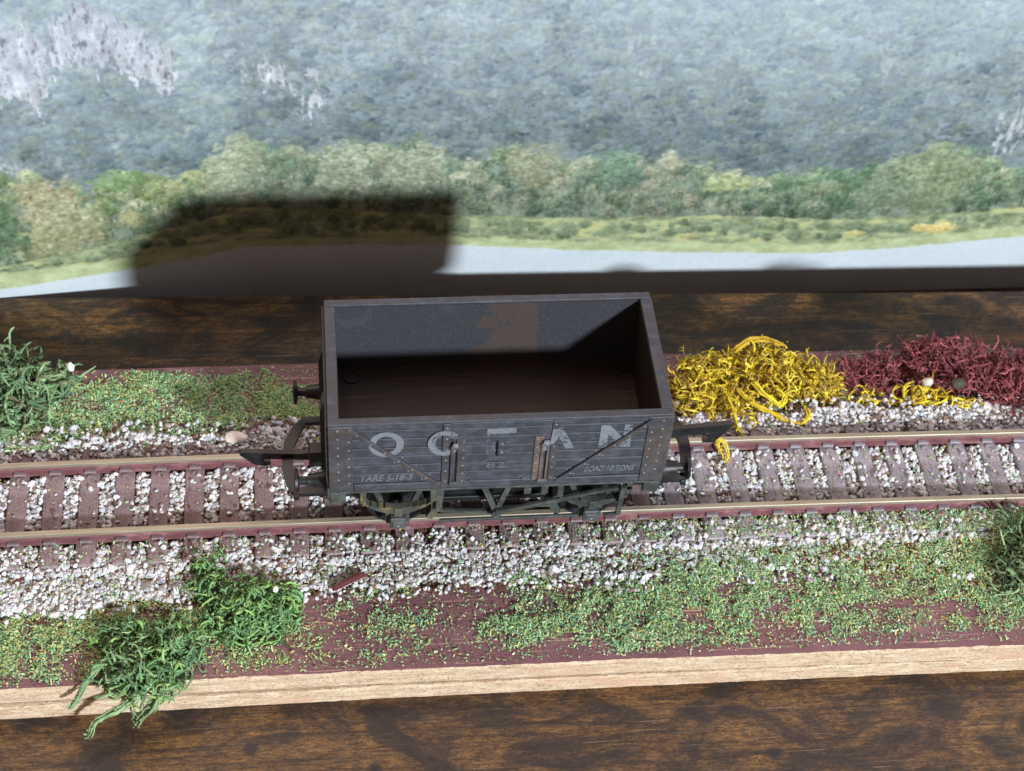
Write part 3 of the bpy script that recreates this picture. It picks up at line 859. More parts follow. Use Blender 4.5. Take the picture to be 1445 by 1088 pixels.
g = gp[ci] * rng.uniform(0.7, 1.05, (n, 1))
g = g * np.where(warm[:, None] > 0.52, np.array([[1.05, 1.0, 0.88]]), np.array([[0.97, 1.0, 0.98]]))
fl = link('grass', np_mesh('grass', V, F, np.repeat(g, 6, axis=0)), M['flock'])
tag(fl, kind='stuff')

# ------------------------------------------------------------------ lichen clumps
jrng = np.random.default_rng(99)
def tube_arrays(paths, sides=5):
    Vs = []; Fs = []; Cs = []; base_i = 0
    for pts, rad, col in paths:
        pts = np.asarray(pts); m = len(pts)
        t = np.gradient(pts, axis=0); t /= np.linalg.norm(t, axis=1)[:, None] + 1e-9
        ref = np.array([0, 0, 1.0]) if abs(t[0, 2]) < 0.8 else np.array([1.0, 0, 0])
        u = np.cross(t, ref); u /= np.linalg.norm(u, axis=1)[:, None] + 1e-9
        v = np.cross(t, u)
        ang = np.arange(sides) * math.tau / sides
        rg = pts[:, None, :] + np.asarray(rad)[:, None, None] * (np.cos(ang)[None, :, None] * u[:, None, :] + np.sin(ang)[None, :, None] * v[:, None, :])
        rg = rg + (jrng.random(rg.shape) - 0.5) * np.asarray(rad)[:, None, None] * 0.55
        Vs.append(rg.reshape(-1, 3))
        i = np.arange(m - 1)[:, None] * sides; k_ = np.arange(sides)[None, :]; k2 = (k_ + 1) % sides
        f = np.stack([i + k_, i + k2, i + sides + k2, i + sides + k_], -1).reshape(-1, 4) + base_i
        Fs.append(f); Cs.append(np.asarray(col)[None, :] * np.repeat(jrng.uniform(0.72, 1.18, m), sides)[:, None]); base_i += m * sides
    return np.concatenate(Vs), np.concatenate(Fs), np.concatenate(Cs)
def strand(R, p, d, n, step, r0, r1, curl, grav=0.0, zmin=None, pull=None):
    pts = [np.array(p, float)]; d = np.array(d, float); d /= np.linalg.norm(d) + 1e-9
    bendv = R.normal(0, curl, 3)
    for k_ in range(n):
        bendv = bendv * 0.8 + R.normal(0, curl * 0.5, 3)
        d = d + bendv; d[2] -= grav
        if pull is not None:
            c, ax = pull; q = (pts[-1] - c) / ax
            rr = np.dot(q, q)
            if rr > 0.8: d -= q * 0.35
        d /= np.linalg.norm(d) + 1e-9
        q = pts[-1] + d * step
        if zmin is not None:
            zm = zmin(q) if callable(zmin) else zmin
            if q[2] < zm: q[2] = zm + abs(R.normal(0, 0.05)); d[2] = abs(d[2]) * 0.3
        pts.append(q)
    rad = np.linspace(r0, r1, n + 1) * (1 + 0.15 * R.normal(0, 1, n + 1)); rad[-1] = r1 * 0.4
    return np.array(pts), np.abs(rad)
def ground_z(q):
    x_, y_ = q[0], q[1]
    if y_ < -41.6: return ZT + 0.3 if y_ < -42.9 else ZB - 5
    if abs(y_) < 15: return -2.4
    return ZB + 0.3
def lichen(name, label, lobes, n, r, step, cols, seed, curl=0.28, nseg=9, branch=2, group=None, extra=(), flat=0.5, fuzz=0):
    R = np.random.default_rng(seed)
    paths = []
    vol = np.array([a[3] * a[4] * a[5] for a in lobes]); vol = vol ** 0.85; vol /= vol.sum()
    for k_ in range(n):
        lb = lobes[R.choice(len(lobes), p=vol)]
        c = np.array(lb[:3]); ax = np.array(lb[3:6])
        q = R.normal(0, 1, 3); q /= np.linalg.norm(q); q *= R.uniform(0.35, 1.0) ; q[2] = abs(q[2])
        p = c + q * ax * 0.9
        d = R.normal(0, 1, 3); d[2] *= flat
        hgt = np.clip((p[2] - c[2]) / ax[2], 0, 1)
        col = np.array(cols[R.choice(len(cols))]) * R.uniform(0.75, 1.15)
        pts, rad = strand(R, p, d, nseg, step, r * R.uniform(0.7, 1.25), r * 0.45, curl, 0.02, ground_z, (c, ax))
        paths.append((pts, rad, col))
        for b in range(branch):
            i = R.integers(1, nseg - 1)
            dd = (pts[i + 1] - pts[i]) + R.normal(0, step * 0.9, 3)
            m = R.integers(2, 5)
            p2, r2 = strand(R, pts[i], dd, m, step * 0.7, rad[i] * 0.75, rad[i] * 0.3, curl * 1.3, 0.0, ground_z)
            paths.append((p2, r2, col * R.uniform(0.9, 1.2)))
        for b in range(fuzz):
            i = R.integers(0, nseg)
            dd = R.normal(0, 1, 3)
            p2, r2 = strand(R, pts[i], dd, 2, step * 0.35, r * 0.22, r * 0.1, curl, 0.0, ground_z)
            paths.append((p2, r2, col * R.uniform(0.9, 1.3)))
    for pts, r0, r1, col in extra:
        pts = np.array(pts, float)
        tt = np.linspace(0, len(pts) - 1, len(pts) * 4)
        pp = np.stack([np.interp(tt, np.arange(len(pts)), pts[:, i]) for i in range(3)], -1)
        for _ in range(2): pp[1:-1] = (pp[:-2] + 2 * pp[1:-1] + pp[2:]) / 4
        for w_ in range(7):
            off = R.normal(0, r0 * 0.42, 3); wob = np.cumsum(R.normal(0, r0 * 0.22, pp.shape), 0) * 0.6; wob -= wob.mean(0)
            q_ = pp + off + wob * 0.6 + R.normal(0, r0 * 0.10, pp.shape)
            a_ = R.integers(0, 3); e_ = len(pp) - R.integers(0, 3)
            q_ = q_[a_:e_]
            rr = np.linspace(r0, r1, len(q_)) * 0.40 * R.uniform(0.75, 1.25, len(q_)); rr[-1] *= 0.4; rr[0] *= 0.5
            paths.append((q_, rr, np.array(col) * R.uniform(0.8, 1.12)))
        for b in range(len(pp) * 3):
            i = R.integers(0, len(pp))
            p2, r2 = strand(R, pp[i] + R.normal(0, r0 * 0.4, 3), R.normal(0, 1, 3), 3, step * 0.45, r0 * 0.26, r0 * 0.1, curl, 0.0, None)
            paths.append((p2, r2, np.array(col) * R.uniform(0.8, 1.15)))
    V, F, C = tube_arrays(paths)
    o = link(name, np_mesh(name, V, F, C, True), M['lichen'])
    return tag(o, label, 'lichen' if 'lichen' in name else 'moss', group)
c3 = lambda *a: [np.array(lin(*q)[:3]) for q in a]
GREEN = c3((120, 164, 108), (136, 180, 108), (112, 152, 102), (156, 188, 118), (122, 156, 112), (94, 128, 86))
DGREEN = c3((114, 144, 106), (130, 158, 116), (100, 130, 98), (142, 168, 124), (116, 122, 92))
YELLOW = c3((228, 204, 62), (216, 190, 54), (236, 216, 92), (200, 166, 56), (176, 146, 66), (150, 122, 60))
RED = c3((150, 82, 90), (130, 70, 78), (172, 100, 106), (112, 62, 70), (158, 92, 98), (138, 88, 84))
gm = 'dyed lichen clumps along the track'
lichen('moss_clump', 'bright green curly moss clump beside the near rail, with a white stone on top', [(-53, -27.5, ZB, 10.0, 8.5, 5.0), (-60, -20, ZB, 4.2, 7.0, 4.2), (-48, -26, ZB, 6.5, 7.0, 5.2)], 680, 0.29, 0.50, GREEN, 11, 0.48, 9, 4, gm, fuzz=5)
lichen('moss_clump', 'green moss clump hanging over the pale front edge of the baseboard', [(-71.5, -40, ZB, 9.5, 6.5, 5.0), (-66, -34.5, ZB, 7.5, 6.0, 5.0), (-75, -32, ZB, 7.5, 5, 3.2)], 720, 0.28, 0.52, DGREEN[:4] + GREEN, 12, 0.46, 9, 4, gm,
       extra=[([(-79, -38, -2), (-82, -41.5, -2.8), (-83.5, -44.2, -4.5), (-85.5, -45.6, -6.5)], 0.6, 0.35, DGREEN[1]),
              ([(-70, -43, -2), (-74, -46, -4.5), (-78, -47, -6), (-80.5, -47.6, -7.5), (-81.5, -49.2, -10)], 0.75, 0.45, DGREEN[3]),
              ([(-68, -44, -2.5), (-70, -46.5, -5), (-73, -48.5, -8)], 0.8, 0.4, DGREEN[1])], fuzz=5)
lichen('moss_clump', 'dark green coarse moss at the far left behind the track', [(-102, 29, ZB, 10, 9, 6.0), (-94, 33, ZB, 6, 4.5, 5), (-106, 36, ZB, 10, 6, 7), (-104, 21, ZB, 8, 5, 3)], 420, 0.42, 0.9, DGREEN, 13, 0.3, 9, 3, gm, fuzz=6)
lichen('moss_clump', 'dark grey green moss clump at the right edge in front of the track', [(103, -25.5, ZB, 8.5, 7, 5.5), (106, -20, ZB, 8, 8, 5)], 420, 0.30, 0.75, DGREEN, 14, 0.32, 9, 3, gm, fuzz=6)
lichen('lichen_clump', 'bright yellow tangled lichen clump behind the track beside the wagon', [(49, 28, ZB, 11, 9, 5.4), (61, 28.5, ZB, 11, 9.5, 6.3), (70, 26, ZB, 7.5, 7.5, 5.0), (50, 19, ZB, 8, 5, 4.0), (43, 24, ZB, 7, 8, 5.0)], 1250, 0.25, 0.50, YELLOW, 15, 0.5, 9, 5, gm, fuzz=7,
       extra=[([(52, 22, 0), (55, 19.5, -2), (59, 17.5, -2.8), (62, 15, -3), (65, 14, -3), (67, 16, -2.8), (66.5, 18.5, -2.5)], 0.75, 0.6, YELLOW[1]),
              ([(55, 24, 1), (57, 21, 0), (61, 18.5, -2), (62.5, 20.5, -1.5), (60, 22.5, 0)], 0.6, 0.5, YELLOW[0]),
              ([(49, 20, 1), (50, 15, -0.5), (50.3, 12, -1.2), (51, 10.5, -1.6)], 0.65, 0.4, YELLOW[1]),
              ([(53, 33, 0.2), (57, 35.2, 1.2), (61, 35.4, 1.0), (65, 34, 0.0)], 0.8, 0.5, YELLOW[3])])
lichen('lichen_clump', 'wine red feathery lichen mound behind the track at the right', [(84, 28, ZB, 11, 7, 5.0), (98, 29, ZB, 13, 9, 6.6), (112, 26, ZB, 13, 10, 6.2), (117, 19, ZB, 10, 7, 5), (126, 26, ZB, 12, 10, 6.5), (102.5, 31.5, -1, 3.4, 3.2, 7.2), (97, 32, -1, 5, 3.4, 4.2), (109, 32, -1, 3, 3, 2.6)], 1750, 0.20, 0.50, RED, 16, 0.42, 8, 4, gm, fuzz=8)
lichen('lichen_strand', 'small yellow lichen tuft lying on the white ballast at the foot of the red lichen', [(82, 21, ZB, 4, 2.6, 2.4), (93, 20.8, ZB, 7.5, 2.6, 3.0)], 60, 0.36, 0.8, YELLOW[:4], 17, 0.3, 7, 2, gm)
lichen('lichen_strand', 'tiny yellow lichen wisp at the right end below the red lichen', [(103.5, 18.2, ZB + 0.5, 4.0, 1.6, 2.4)], 22, 0.32, 0.7, YELLOW[:4], 18, 0.3, 6, 2, gm)


# loose bits
def pebble(name, label, p, r, col, seed, sq=(1, 1, 1), cat='stone'):
    R = np.random.default_rng(seed)
    bm = bmesh.new(); bmesh.ops.create_icosphere(bm, subdivisions=2, radius=r)
    for v in bm.verts:
        v.co = Vector([c * s_ for c, s_ in zip(v.co, sq)]) * R.uniform(0.86, 1.1)
    for v in bm.verts: v.co *= S
    me = bpy.data.meshes.new(name); bm.to_mesh(me); bm.free()
    kk = NT(name + '_surface', 0.6, 0.3)
    kk.color(kk.mix(kk.noise(1.2), col, tuple(c * 0.8 for c in col[:3]) + (1,)))
    o_ = link(name, me, kk.m, None, p)
    return tag(o_, label, cat)
pebble('stone', 'white stone perched on the dark moss at the back left', (-89.7, 34.2, 0.0), 1.1, lin(232, 232, 236), 1, (0.75, 0.8, 1.1))
pebble('stone', 'largest pale angular stone beside the far rail left of the wagon', (-55.2, 15.2, -2.2), 1.9, lin(226, 214, 206), 4, (1.25, 0.8, 0.5))
pebble('stone', 'small white stone caught on the bright green moss clump', (-46.9, -26.0, 1.6), 0.6, lin(236, 240, 238), 5)
pebble('stone', 'shiny grey stone in front of the red lichen', (94.0, 22.0, 0.6), 1.2, lin(190, 186, 178), 6, (1.2, 0.8, 0.8))
pebble('stone', 'dark mottled stone half buried in the red lichen', (100.8, 21.6, 0.2), 1.6, lin(62, 62, 50), 7, (1.1, 0.8, 0.8))
tw = MB()
for k_ in range(5):
    a = random.uniform(-0.25, 0.25); b = random.uniform(-0.3, 0.3)
    tw.bar((-35.6 + random.uniform(-0.5, 0.8), -23.6 + a, ZB + 1.9 + k_ * 0.12), (-29.6 - random.uniform(0, 1.5), -20.3 + b, ZB + 2.0 + k_ * 0.1), 0.55, 0.35)
kk = NT('red_bark', 0.7, 0.2); kk.color(kk.mix(kk.noise(1.5, 4, 0.6, (1, 1, 1)), lin(84, 44, 46), lin(116, 70, 70)))
tag(tw.build('twig', kk.m), 'short reddish brown splinter lying on the white ballast in front of the wagon', 'twig')

# ------------------------------------------------------------------ the wagon
WX = -4.43
wag = thing('open_wagon', 'dark grey weathered open goods wagon with worn OCEAN lettering on the track', 'railway wagon', (WX, 0, 0))
HX, HY, ZL, ZH = 31.66, 15.76, 18.05, 37.14
PL = [19.95, 22.75, 25.3, 27.85, 30.3, 32.85, 35.3, ZH]
def side(sg):
    m = MB()
    f = lambda a, b: (min(sg * a, sg * b), max(sg * a, sg * b))
    y0, y1 = f(14.2, 15.2); m.box(-HX + 2.0, HX - 2.0, y0, y1, ZL + 0.2, ZH - 0.06)
    for a, b in zip(PL, PL[1:]):
        y0, y1 = f(15.0, 15.76 + random.uniform(-0.04, 0.02)); m.box(-27.5, 27.5, y0, y1, a + 0.10, b - 0.10 if b < ZH else b - 0.05, 0.12)
    y0, y1 = f(15.0, 16.0); m.box(-27.15, 27.15, y0, y1, ZL, PL[0] - 0.02, 0.16)
    o_ = m.build('side_panel', M['side'], wag)
    # cap along the top
    m = MB(); y0, y1 = f(14.15, 15.80); m.box(-HX, HX, y0, y1, ZH - 0.3, ZH + 0.15, 0.12); m.build('top_rail', M['rim'], o_)
    m = MB(); y0, y1 = f(13.95, 14.19); m.box(-HX + 2, HX - 2, y0, y1, 19.6, ZH - 0.3); m.build('inner_lining', M['inner'], o_)
    # corner plates with rivets
    for s2 in (-1, 1):
        m = MB(); xa, xb = sorted((s2 * 27.18, s2 * HX))
        y0, y1 = f(14.9, 16.0); m.box(xa, xb, y0, y1, ZL, ZH - 0.32, 0.14)
        for j in range(7):
            m.dome(s2 * 29.92, sg * 16.0, 35.9 - j * 2.36, 0.26, (0, sg, 0)); 
            if j < 6: m.dome(s2 * 27.95 if s2 < 0 else 28.0, sg * 16.0, 32.7 - j * 2.42, 0.26, (0, sg, 0))
        m.build('corner_plate', M['plate'], o_)
        # diagonal strap
        m = MB(); A = (s2 * 28.2, sg * 15.98, 36.35); B = (s2 * 11.1, sg * 15.98, 19.0)
        m.bar(A, B, 0.42, 0.95, (0, sg, 0)) if False else m.bar(A, B, 0.95, 0.5, (0, sg, 0), 0.1)
        A = Vector(A); B = Vector(B)
        for t_ in (0.1, 0.25, 0.4, 0.55, 0.7, 0.85):
            q = A.lerp(B, t_); m.dome(q.x, sg * 16.2, q.z, 0.24, (0, sg, 0))
            nrm = Vector(((B - A).z, 0, -(B - A).x)).normalized()
            if t_ > 0.5:
                for k_ in (1.0, -1.0): m.dome(q.x + nrm.x * k_ , sg * 15.8, q.z + nrm.z * k_, 0.2, (0, sg, 0))
        m.build('diagonal_strap', M['plate'], o_)
    # drop door between the hinges
    d = MB(); 
    for a, b in zip(PL, PL[1:]):
        y0, y1 = f(15.3, 15.86); d.box(-9.0, 9.4, y0, y1, a + 0.08, b - 0.08 if b < ZH else b - 0.35, 0.10)
    dr = d.build('side_door', M['side'], o_)
    for s2 in (-1, 1):
        m = MB()
        xa, xb = sorted((s2 * 9.35, s2 * 10.75)); y0, y1 = f(15.2, 16.05); m.box(xa, xb, y0, y1, 18.3, 36.8, 0.12)
        for j in range(6): m.dome(s2 * 10.0, sg * 16.05, 20.3 + j * 3.1, 0.25, (0, sg, 0))
        m.build('door_post', M['plate'], o_)
        m = MB()
        xa, xb = sorted((s2 * 6.3, s2 * 8.15)); y0, y1 = f(15.5, 16.12); m.box(xa, xb, y0, y1, 19.7, 32.4, 0.12)
        for j in range(6): m.dome(s2 * 6.85, sg * 16.12, 20.3 + j * 2.3, 0.24, (0, sg, 0))
        m.box(*sorted((s2 * 7.6, s2 * 7.95)), *f(15.5, 16.4), 19.6, 30.6, 0.06); m.box(*sorted((s2 * 8.75, s2 * 9.15)), *f(15.5, 16.35), 19.6, 30.6, 0.06)
        m.box(*sorted((s2 * 7.6, s2 * 9.15)), *f(15.6, 16.5), 30.2, 30.9, 0.1); m.box(*sorted((s2 * 7.4, s2 * 9.3)), *f(15.6, 16.6), 19.4, 20.3, 0.15)
        m.lathe([(-0.8, 0.42), (0.8, 0.42)], (s2 * 8.4, sg * 16.35, 30.55), (1, 0, 0), 10)
        m.dome(s2 * 8.4, sg * 16.5, 31.3, 0.6, (0, sg, 0))
        m.box(*sorted((s2 * 4.6, s2 * 5.5)), *f(15.6, 16.2), 19.9, 20.5, 0.1)
        hh = m.build('hinge', M['rust'] if s2 > 0 else M['plate'], dr)
        if s2 > 0: tag(hh, 'hinge with rusty orange foot')
    m = MB(); m.box(-0.62, -0.34, *f(15.7, 16.3), 27.4, 31.5, 0.05); m.dome(0.3, sg * 15.95, 30.6, 0.3, (0, sg, 0)); m.dome(0.3, sg * 15.95, 28.2, 0.3, (0, sg, 0))
    m.build('latch', M['black'], dr)
    return o_
sides = {sg: side(sg) for sg in (-1, 1)}
front = sides[-1]
# lettering on both sides (the far side repeats it, turned round)
def ring(cx, cz, rx, rz, w, a0=0, a1=360, n=40, wz=None):
    wz = wz or w
    out = [(cx + rx * math.cos(math.radians(a0 + (a1 - a0) * k_ / n)), cz + rz * math.sin(math.radians(a0 + (a1 - a0) * k_ / n))) for k_ in range(n + 1)]
    inn = [(cx + (rx - w) * math.cos(math.radians(a0 + (a1 - a0) * k_ / n)), cz + (rz - wz) * math.sin(math.radians(a0 + (a1 - a0) * k_ / n))) for k_ in range(n + 1)]
    return out, inn
def ring_quads(m, ri, y0, y1):
    o_, i_ = ri
    for k_ in range(len(o_) - 1): m.prism([o_[k_], o_[k_ + 1], i_[k_ + 1], i_[k_]], 'y', y0, y1)
def lettering(parent, sg):
    def fin(m, name, mat):
        o_ = m.build(name, mat, parent)
        if sg > 0: o_.rotation_euler.z = math.pi
        return o_
    Y0, Y1 = -15.80, -15.77
    m = MB(); ring_quads(m, ring(-21.05, 31.35, 3.25, 3.5, 1.35, wz=1.15), Y0, Y1); fin(m, 'painted_letter', M['letter'])
    m = MB(); ring_quads(m, ring(-10.4, 31.45, 3.05, 3.5, 1.35, 38, 322, wz=1.15), -16.08, -16.055); 
    ring_quads(m, ring(-10.4, 31.45, 3.05, 3.5, 1.35, 38, 322, wz=1.15), -15.895, -15.865); ring_quads(m, ring(-10.4, 31.45, 3.05, 3.5, 1.35, 100, 262, wz=1.15), Y0, Y1); fin(m, 'painted_letter', M['letter_c'])
    m = MB(); m.box(-2.6, 2.75, -15.9, -15.865, 33.55, 35.0); fin(m, 'painted_letter', M['letter_c'])
    m = MB(); m.box(-2.6, -1.0, -15.9, -15.865, 28.1, 33.5); m.box(-1.0, 2.3, -15.9, -15.865, 28.1, 29.1); m.box(-0.9, 2.0, -15.9, -15.865, 30.7, 31.6); fin(m, 'faded_letter', M['letter_faint'])
    m = MB(); ps = [(9.9, 34.6), (11.0, 34.6), (13.9, 28.5), (12.2, 28.5), (11.6, 29.8), (10.75, 31.4), (10.4, 32.2), (9.9, 31.3)]
    m.prism([(10.77, 34.6), (11.3, 34.6), (13.9, 28.5), (12.25, 28.5), (10.77, 32.0)], 'y', Y0, Y1); m.prism([(9.5, 34.6), (10.77, 34.6), (10.77, 32.2), (9.8, 30.2), (9.2, 30.2)], 'y', -16.08, -16.055)
    m.prism([(7.2, 28.5), (8.6, 28.5), (9.3, 30.3), (9.0, 31.6)], 'y', -16.16, -16.125)
    fin(m, 'painted_letter', M['letter'])
    m = MB()
    m.prism([(18.45, 28.35), (20.0, 28.35), (20.0, 34.85), (18.45, 34.85)], 'y', Y0, Y1); m.prism([(22.85, 28.35), (24.4, 28.35), (24.4, 34.85), (22.85, 34.85)], 'y', Y0, Y1)
    m.prism([(20.0, 34.85), (20.0, 32.2), (22.85, 28.35), (22.85, 31.0)], 'y', Y0, Y1)
    fin(m, 'painted_letter', M['letter'])
    def text(t, x, z, w, h, mat, y=-15.81, shear=0.25):
        c = bpy.data.curves.new('text', 'FONT'); c.body = t; c.size = 1.0; c.shear = shear; c.extrude = 0.004; c.offset = 0.018
        to = bpy.data.objects.new('text', c); COL.objects.link(to)
        bpy.context.view_layer.update()
        me = bpy.data.meshes.new_from_object(to.evaluated_get(bpy.context.evaluated_depsgraph_get()))
        bpy.data.objects.remove(to)
        co = np.zeros(len(me.vertices) * 3); me.vertices.foreach_get('co', co); co = co.reshape(-1, 3)
        mn, mx = co.min(0), co.max(0)
        out = np.zeros_like(co)
        out[:, 0] = x + (co[:, 0] - mn[0]) / (mx[0] - mn[0]) * w
        out[:, 2] = z + (co[:, 1] - mn[1]) / (mx[1] - mn[1]) * h
        out[:, 1] = y - co[:, 2]
        me.vertices.foreach_set('co', (out * S).ravel()); me.update()
        me.materials.clear()
        o_ = link('small_lettering', me, mat, parent)
        if sg > 0: o_.rotation_euler.z = math.pi
    text('TARE 5-18-3', -25.8, 20.75, 9.7, 1.75, M['small'])
    text('LOAD 10 TONS', 16.4, 21.35, 9.6, 1.7, M['small'])
    text('82', -2.4, 23.6, 3.5, 1.8, M['letter_faint'], -15.90, 0.0)
lettering(sides[-1], -1); lettering(sides[1], 1)

def end(sg):
    m = MB()
    xa, xb = sorted((sg * (HX - 2.0), sg * HX))
    m.box(xa, xb, -14.85, 14.85, ZL, ZH - 0.3)
    e = m.build('end_panel', M['plate'], wag)
    m = MB(); xa2, xb2 = sorted((sg * (HX - 2.05), sg * HX)); m.box(xa2, xb2, -14.1, 14.1, ZH - 0.29, ZH + 0.12, 0.1); m.build('top_rail', M['rim'], e)
    m = MB(); xi, xj = sorted((sg * (HX - 2.15), sg * (HX - 2.0))); m.box(xi, xj, -13.94, 13.94, 19.6, ZH - 0.3); m.build('inner_lining', M['wfloor'], e)
    for yy in (6.4, -6.4):
        m = MB(); x0_ = sg * HX; x1_ = sg * (HX + 1.35)
        pts = [(x0_, 14.5), (x1_, 14.5), (x1_, 31.5), (sg * (HX + 0.7), 34.2), (x0_, 34.2)]
        m.prism(pts, 'y', yy - 1.4, yy + 1.4)
        m.build('end_stanchion', M['plate'], e)
    m = MB(); xa, xb = sorted((sg * HX, sg * (HX + 0.5)))
    for a, b in zip(PL, PL[1:]): m.box(xa, xb, -15.3, 15.3, a + 0.08, b - 0.12 - (0.9 if b == ZH else 0), 0.1)
    m.build('end_planking', M['plate'], e)
    # headstock, buffers and coupling
    m = MB(); xa, xb = sorted((sg * (HX - 1.6), sg * (HX + 0.45))); m.box(xa, xb, -14.6, 14.6, 13.4, 18.0, 0.2); m.build('headstock', M['under'], wag)
    for yy in ((11.2, -11.2) if sg < 0 else (-11.2,)):      # the far right buffer is missing
        m = MB(); X0 = sg * (HX + 0.45)
        m.lathe([(0, 2.2), (0.5, 2.2), (0.51, 1.75), (2.9, 1.3), (3.6, 1.3), (3.61, 0.85), (5.2, 0.8)], (X0, yy, 15.9), (sg, 0, 0), 24)
        b = m.build('buffer', M['black'], wag, True)
        m = MB(); m.lathe([(0, 0.9), (0.25, 2.35), (0.75, 2.45), (0.95, 1.9), (1.05, 0.4)], (X0 + sg * 5.15, yy, 15.9), (sg, 0, 0), 28); m.build('buffer_head', M['black'], b, True)
    return e
ends = {sg: end(sg) for sg in (-1, 1)}
m = MB(); m.box(-HX + 2.02, HX - 2.02, -13.94, 13.94, 18.6, 20.0); fl_ = m.build('floor', M['wfloor'], wag)
for xx, yy in ((26.0, 11.2), (-26.5, -10.5), (-26.5, 11.0)):
    m = MB(); m.lathe([(0, 1.75), (0.35, 1.7), (0.36, 1.25), (0.05, 1.2)], (xx, yy, 20.0), (0, 0, 1), 24); m.build('screw_boss', M['wfloor'], fl_, True)

# chassis
for sg in (-1, 1):
    f = lambda a, b: (min(sg * a, sg * b), max(sg * a, sg * b))
    m = MB(); m.box(-HX + 1.7, HX - 1.7, *f(12.6, 13.9), 16.4, 18.0, 0.1); m.box(-HX + 1.7, HX - 1.7, *f(12.6, 14.9), 16.0, 16.5, 0.08)
    for xx in (-10.6, 6.2, 9.5): m.box(xx - 0.7, xx + 0.7, *f(13.9, 14.7), 13.6, 17.0, 0.08)
    sb = m.build('solebar', M['under'], wag)
    for xc in (-18.6, 19.3):
        m = MB()
        y0, y1 = f(12.7, 13.3)
        m.prism([(xc - 5.4, 16.1), (xc - 4.2, 16.1), (xc - 1.5, 7.0), (xc - 1.5, 4.2), (xc - 2.3, 4.2), (xc - 2.3, 7.0)], 'y', y0, y1)
        m.prism([(xc + 5.4, 16.1), (xc + 4.2, 16.1), (xc + 1.5, 7.0), (xc + 1.5, 4.2), (xc + 2.3, 4.2), (xc + 2.3, 7.0)][::-1], 'y', y0, y1)
        g_ = m.build('axle_guard', M['under'], wag)
        m = MB(); m.box(xc - 1.55, xc + 1.55, *f(12.0, 14.9), 4.3, 7.4, 0.25); m.box(xc - 1.15, xc + 1.15, *f(13.0, 15.15), 4.9, 6.7, 0.2); m.dome(xc, sg * 15.1, 5.6, 0.35, (0, sg, 0))
        m.box(xc - 0.9, xc + 0.9, *f(12.6, 14.3), 7.4, 9.4, 0.15)
        m.build('axlebox', M['axle'], g_)
        m = MB()
        for q in range(4):
            Lh = 6.6 - q * 1.35
            pts = [(xc + t_ * Lh, 9.6 + q * 0.42 - 0.42 + (t_ * Lh / 6.6) ** 2 * (3.3)) for t_ in np.linspace(-1, 1, 15)]
            m.strip(pts, 'y', 0.36, *f(13.4, 14.8 - q * 0.05))
        m.box(xc - 0.8, xc + 0.8, *f(13.3, 15.0), 8.3, 10.6, 0.1)
        for s2 in (-1, 1): m.box(xc + s2 * 6.7 - 0.6, xc + s2 * 6.7 + 0.6, *f(13.3, 14.9), 12.6, 16.1, 0.12)
        sp = m.build('leaf_spring', M['mustard'] if (xc < 0 and sg < 0) else M['under'], g_)
        if xc < 0 and sg < 0: tag(sp, 'leaf spring stained mustard yellow')
    # brake gear
    m = MB(); m.box(-10.4, 17.6, *f(12.9, 13.5), 4.0, 4.7, 0.08); m.build('tie_bar', M['under'], wag)
    m = MB(); y0, y1 = f(13.3, 14.0)
    m.strip([(-2.4, 16.2), (0.5, 7.3)], 'y', 1.05, y0, y1); m.strip([(2.9, 16.2), (0.5, 7.3)], 'y', 1.05, y0, y1); m.lathe([(-0.5, 1.0), (0.9, 1.0)], (0.5, sg * 13.8, 7.4), (0, sg, 0), 16)
    m.build('v_hanger', M['under'], wag)
    if sg < 0:
        m = MB(); m.strip([(0.4, 8.2), (6, 9.6), (12, 11.3), (18, 13.2), (24.2, 14.5), (26.5, 14.6)], 'y', [0.9, 1.1, 1.1, 0.9, 0.8, 0.8], -14.9, -14.3); m.build('brake_lever', M['under'], wag)
        m = MB(); m.strip([(24.7, 15.4), (24.4, 7.0)], 'y', 0.95, -15.6, -14.9); m.strip([(24.4, 7.2), (21.5, 6.9)], 'y', 0.6, -15.5, -14.9); m.build('lever_guard', M['under'], wag)
    m = MB(); m.strip([(-10.2, 7.4), (-4, 6.7), (0.5, 6.4)], 'y', 0.75, *f(12.7, 13.3)); m.strip([(0.5, 8.2), (6, 8.2), (11.2, 7.9)], 'y', 0.75, *f(12.7, 13.3)); m.build('push_rod', M['under'], wag)
    for xx, mm_ in ((-11.3, 'mustard'), (11.9, 'under')):
        s2 = 1 if xx > 0 else -1
        m = MB(); m.strip([(xx, 13.8), (xx + s2 * 0.3, 9.5), (xx + s2 * 0.0, 7.0), (xx + s2 * 1.1, 4.4)], 'y', [0.8, 0.9, 1.5, 1.3], *f(11.3, 12.7)); m.build('brake_shoe', M[mm_], wag)
    m = MB(); m.strip([(-10.5, 16.2), (-10.7, 8.0)], 'y', 1.2, *f(13.3, 13.9)); m.build('brake_hanger', M['under'], wag)
m = MB(); m.box(-10.5, 12.0, -10.6, 10.6, 7.2, 8.2, 0.1); m.box(-27, 27, -5, 5, 12.0, 18.5, 0.3); m.box(-12.5, 13.5, -9.8, -8.0, 5.8, 9.8, 0.2); m.box(-12.5, 13.5, 8.0, 9.8, 5.8, 9.8, 0.2)
m.build('chassis_frame', M['black'], wag)
